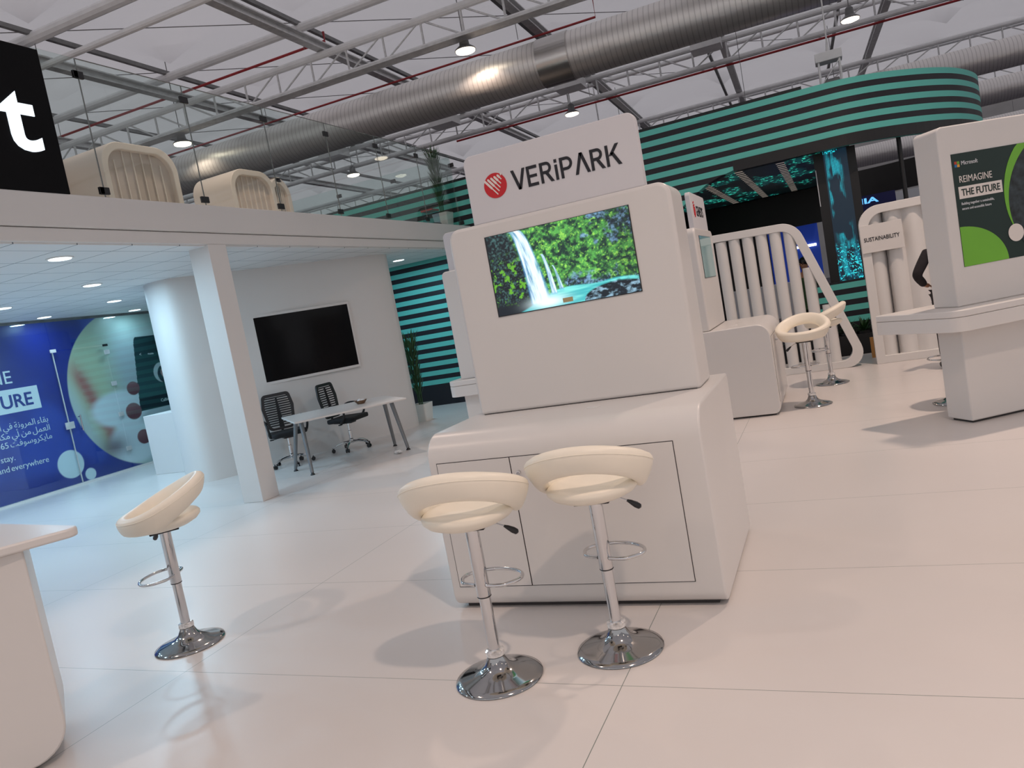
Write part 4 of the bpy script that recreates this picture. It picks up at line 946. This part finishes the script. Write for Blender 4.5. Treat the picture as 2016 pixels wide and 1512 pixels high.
for i, (x, y) in enumerate(((-.12, 13.55), (.12, 13.5), (.38, 13.52), (.62, 13.5))):
    mb = MB(); rs = random.Random(i)
    for k in range(60):
        a = rs.random()*6.28; el = rs.random()*1.3; ln = .14+.12*rs.random(); d = Vector((cos(a)*cos(el), sin(a)*cos(el), sin(el))); s = d.cross(Z).normalized()*.02; p0 = Vector((0, 0, .42))
        mb.add([p0, p0+d*ln*.5-s, p0+d*ln, p0+d*ln*.5+s], [(0, 1, 2), (0, 2, 3)])
    b = thing('planter_shrub', 'low leafy green plant before the striped base, %s from the left' % ['first', 'second', 'third', 'fourth'][i], 'plant', (x, y, -.13), 0, 'low plants before the striped base')
    obj('leaves', mb, M_leaf, b, smooth=0); obj('pot', MB().lathe([(.09, 0), (.12, .42), (.10, .42)], n=16), M_dark, b)
dp = obj('dark_stand_platform', MB().box(-3, 13.3, -.13, 4, 13.45, .25), M_dark, smooth=0); tag(dp, 'low black step in front of the striped neighbour stand', 'step')
pp = obj('thin_post', MB().tube([(1.28, 14.25, -.13), (1.28, 14.25, 3.3)], .035, 10), M_dark); tag(pp, 'thin black post behind the ribbed partition, right of the screen column', 'post')
bandfar = obj('curved_dark_fascia', MB().prism(cr([(.1, 24.0), (1.5, 24.0), (3.0, 23.2), (4.2, 21.6)], 5)+cr([(4.5, 21.8), (3.2, 23.5), (1.6, 24.3), (.1, 24.3)], 5), (0, 0, 3.0), X, Y, Z, .74), M_dark); tag(bandfar, 'dark curved fascia of a farther stand', 'fascia')
# distant stands seen through the gaps
fb = thing('distant_stand', 'far stand with a blue lit back wall seen through the slatted screen', 'stand', (0, 0, 0))
obj('back_wall', MB().box(-1.75, 27, -.13, -.2, 27.2, 2.75), M_blueb, fb, smooth=0); obj('roof_edge', MB().box(-7, 26.6, 2.75, -.2, 27.2, 3.2), M_concr, fb, smooth=0)
obj('light_strip', MB().box(-1.0, 26.93, 1.95, -.3, 26.97, 2.03), M_litw, fb, smooth=0); obj('side_wall', MB().box(-9, 26.9, -.13, -1.75, 27.2, 2.75), M_dark, fb, smooth=0); obj('counter', MB().box(-3, 25.5, -.13, -1, 26, .95), M_wash, fb, smooth=0)
hl = thing('square_ring_light', 'angular white hanging light above the slatted screen', 'lamp', (0, 0, 0))
obj('light_bar', MB().box(-2.0, 22.0, 2.92, -1.45, 22.06, 2.97), M_warml, hl, smooth=0); obj('light_bar', MB().box(-1.5, 22.0, 2.75, -1.44, 22.9, 2.80), M_warml, hl, smooth=0)
obj('hanging_rod', MB().tube([(-1.47, 22.03, 2.96), (-1.47, 22.03, 9.7)], .008, 5), M_steeld, hl)
ia = thing('blue_lit_sign', 'small blue lit sign far behind, above the ribbed partition', 'sign', (0, 0, 0))
obj('board', MB().box(.55, 22.0, -.13, 1.75, 22.1, 2.9), mat('navy_board', h(8, 10, 60), .5, emit=h(4, 6, 60), estr=.3), ia, smooth=0)
text('letters', 'NIA', (.72, 21.99, 2.70), X, Z, .19, M_iasign, ia, width=.62, bold=.03)
obj('white_wall', MB().box(1.8, 23.0, -.13, 3.6, 23.1, 2.9), M_wash, thing('distant_partition', 'pale partition beyond the thin black post', 'partition', (0, 0, 0)), smooth=0)
# hoist on top of the striped stand
ho = thing('rigging_hoist', 'white rigging hoist hanging above the striped band', 'hoist', (.45, 15.3, 4.34))
obj('base_plate', MB().lathe([(.55, 0), (.30, .14), (.22, .16), (0, .16)], n=24), M_dark, ho)
for x in (-.17, .17):
    for y in (-.12, .12): obj('upright', MB().tube([(x, y, .15), (x, y, .62)], .018, 8), M_tube, ho)
obj('head_box', MB().box(-.22, -.16, .60, .22, .16, .76), M_tube, ho, bev=.01); obj('motor', MB().box(-.12, -.09, .16, .14, .09, .30), M_steeld, ho, bev=.02); obj('foot_plate', MB().box(-.26, -.18, .13, .28, .18, .17), M_steel, ho)
obj('hook_chain', MB().tube([(0, 0, .76), (.01, 0, .98), (.04, 0, 4.5)], [.03, .014, .010], 8), M_steel, ho); obj('brace', MB().tube([(-.17, -.13, .2), (.17, -.13, .58)], .010, 6), M_tube, ho)
h2 = thing('rigging_hoist', 'second small rigging hoist peeking over the red logo sign', 'hoist', H(-6.6, 31, 6.9))
obj('head_box', MB().box(-.35, -.2, 0, .35, .2, .35), M_tube, h2, bev=.02)
for x in (-.3, .3): obj('upright', MB().tube([(x, 0, -.6), (x, 0, 0)], .03, 8), M_tube, h2)
obj('hook_chain', MB().tube([(0, 0, .35), (0, 0, 3.7)], .03, 6), M_steel, h2)
cg = obj('dark_column', MB().box(4.2, 16.0, -.13, 4.5, 16.3, 7.4), M_dark, smooth=0); tag(cg, 'dark upright at the very right edge behind the poster kiosk', 'column')

# ================================================================== PEOPLE
def skinobj(name, pts, edges, rad, m, parent, root=0, sub=2):
    me = bpy.data.meshes.new(name); me.from_pydata(pts, edges, []); me.materials.append(m)
    o = bpy.data.objects.new(name, me); COL.objects.link(o); o.parent = parent
    sk = o.modifiers.new('skin', 'SKIN'); me.skin_vertices.new() if not me.skin_vertices else None
    sv = me.skin_vertices[0].data
    for i, r in enumerate(rad): sv[i].radius = (r if isinstance(r, tuple) else (r, r)); sv[i].use_root = (i == root)
    sk.use_smooth_shade = True
    s = o.modifiers.new('subd', 'SUBSURF'); s.levels = sub; s.render_levels = sub
    return o
def person(label, loc, rz, top, legs, akimbo=True, hair=M_black):
    t = thing('person', label, 'person', loc, rz)
    P = [(0,0,.95),(0,0,1.12),(0,0,1.30),(0,0,1.42),(0,.01,1.50),(0,.02,1.58),(0,.02,1.68),  # 0-6 spine, neck, head
         (-.10,0,.92),(-.11,.01,.50),(-.12,0,.09),(-.12,.12,.04), (.10,0,.92),(.11,.01,.50),(.12,0,.09),(.12,.12,.04)]
    E = [(0,1),(1,2),(2,3),(3,4),(4,5),(5,6),(0,7),(7,8),(8,9),(9,10),(0,11),(11,12),(12,13),(13,14)]
    R = [.13,.12,.13,.10,.050,.075,.085,.085,.055,.036,.034,.085,.055,.036,.034]
    arms = []
    for s in (-1, 1):
        b = len(P)
        if akimbo and s < 0 or akimbo == 2: A = [(s*.18,0,1.40),(s*.34,-.06,1.16),(s*.22,.10,1.03),(s*.16,.14,1.01)]
        else: A = [(s*.18,0,1.40),(s*.22,-.01,1.14),(s*.22,.07,.92),(s*.22,.09,.85)]
        P += A; E += [(3,b),(b,b+1),(b+1,b+2),(b+2,b+3)]; R += [.052,.038,.026,.030]; arms.append((b, A))
    body = skinobj('body', P, E, R, M_skin, t)
    # fingers
    for b, A in arms:
        a = Vector(A[3]); d = (a-Vector(A[2])).normalized(); sd = Vector((0, 1, 0)) if abs(d.y) < .8 else Vector((0, 0, 1))
        mb = MB()
        for k in range(4):
            o = a+sd*(-.022+.015*k); ln = (.062, .07, .066, .052)[k]; mb.tube([o, o+d*ln*.5, o+d*ln*.85+Vector((0, 0, -.012))], [.009, .008, .006], 8)
        mb.tube([a-d*.02+sd*.02, a+d*.02+sd*.045], [.010, .007], 8)
        obj('fingers', mb, M_skin, body)
    obj('face', MB().ball((0, .105, 1.625), .012, .020, .018).ball((-.03, .095, 1.65), .012, .008, .007).ball((.03, .095, 1.65), .012, .008, .007).ball((0, .098, 1.585), .022, .008, .006).ball((-.085, .02, 1.63), .010, .018, .026).ball((.085, .02, 1.63), .010, .018, .026), M_skin, body)
    obj('hair', MB().ball((0, -.005, 1.675), .098, .108, .095), hair, t)
    skinobj('jacket', [P[i] for i in (0,1,2,3)]+[(0,0,.80)]+[p for b, A in arms for p in A[:3]], [(0,1),(1,2),(2,3),(0,4),(3,5),(5,6),(6,7),(3,8),(8,9),(9,10)], [.155,.145,.155,.12,.165,.070,.060,.045,.070,.060,.045], top, t)
    skinobj('trousers', [(0,0,.93),(-.10,0,.86),(-.115,.01,.50),(-.12,0,.10),(.10,0,.86),(.115,.01,.50),(.12,0,.10)], [(0,1),(1,2),(2,3),(0,4),(4,5),(5,6)], [.13,.105,.075,.062,.105,.075,.062], legs, t)
    for s in (-1, 1): obj('shoe', MB().ball((s*.12, .06, .045), .048, .135, .045), M_black, t)
    return t
person('person in black jacket and trousers, hand on hip, half hidden by the poster kiosk', (1.24, 10.32, 0), radians(10), M_cloth, M_cloth, 2)
person('distant dark haired person in green clothing beside the screen column', (-.42, 15.2, -.13), radians(150), M_greencl, M_cloth, False)
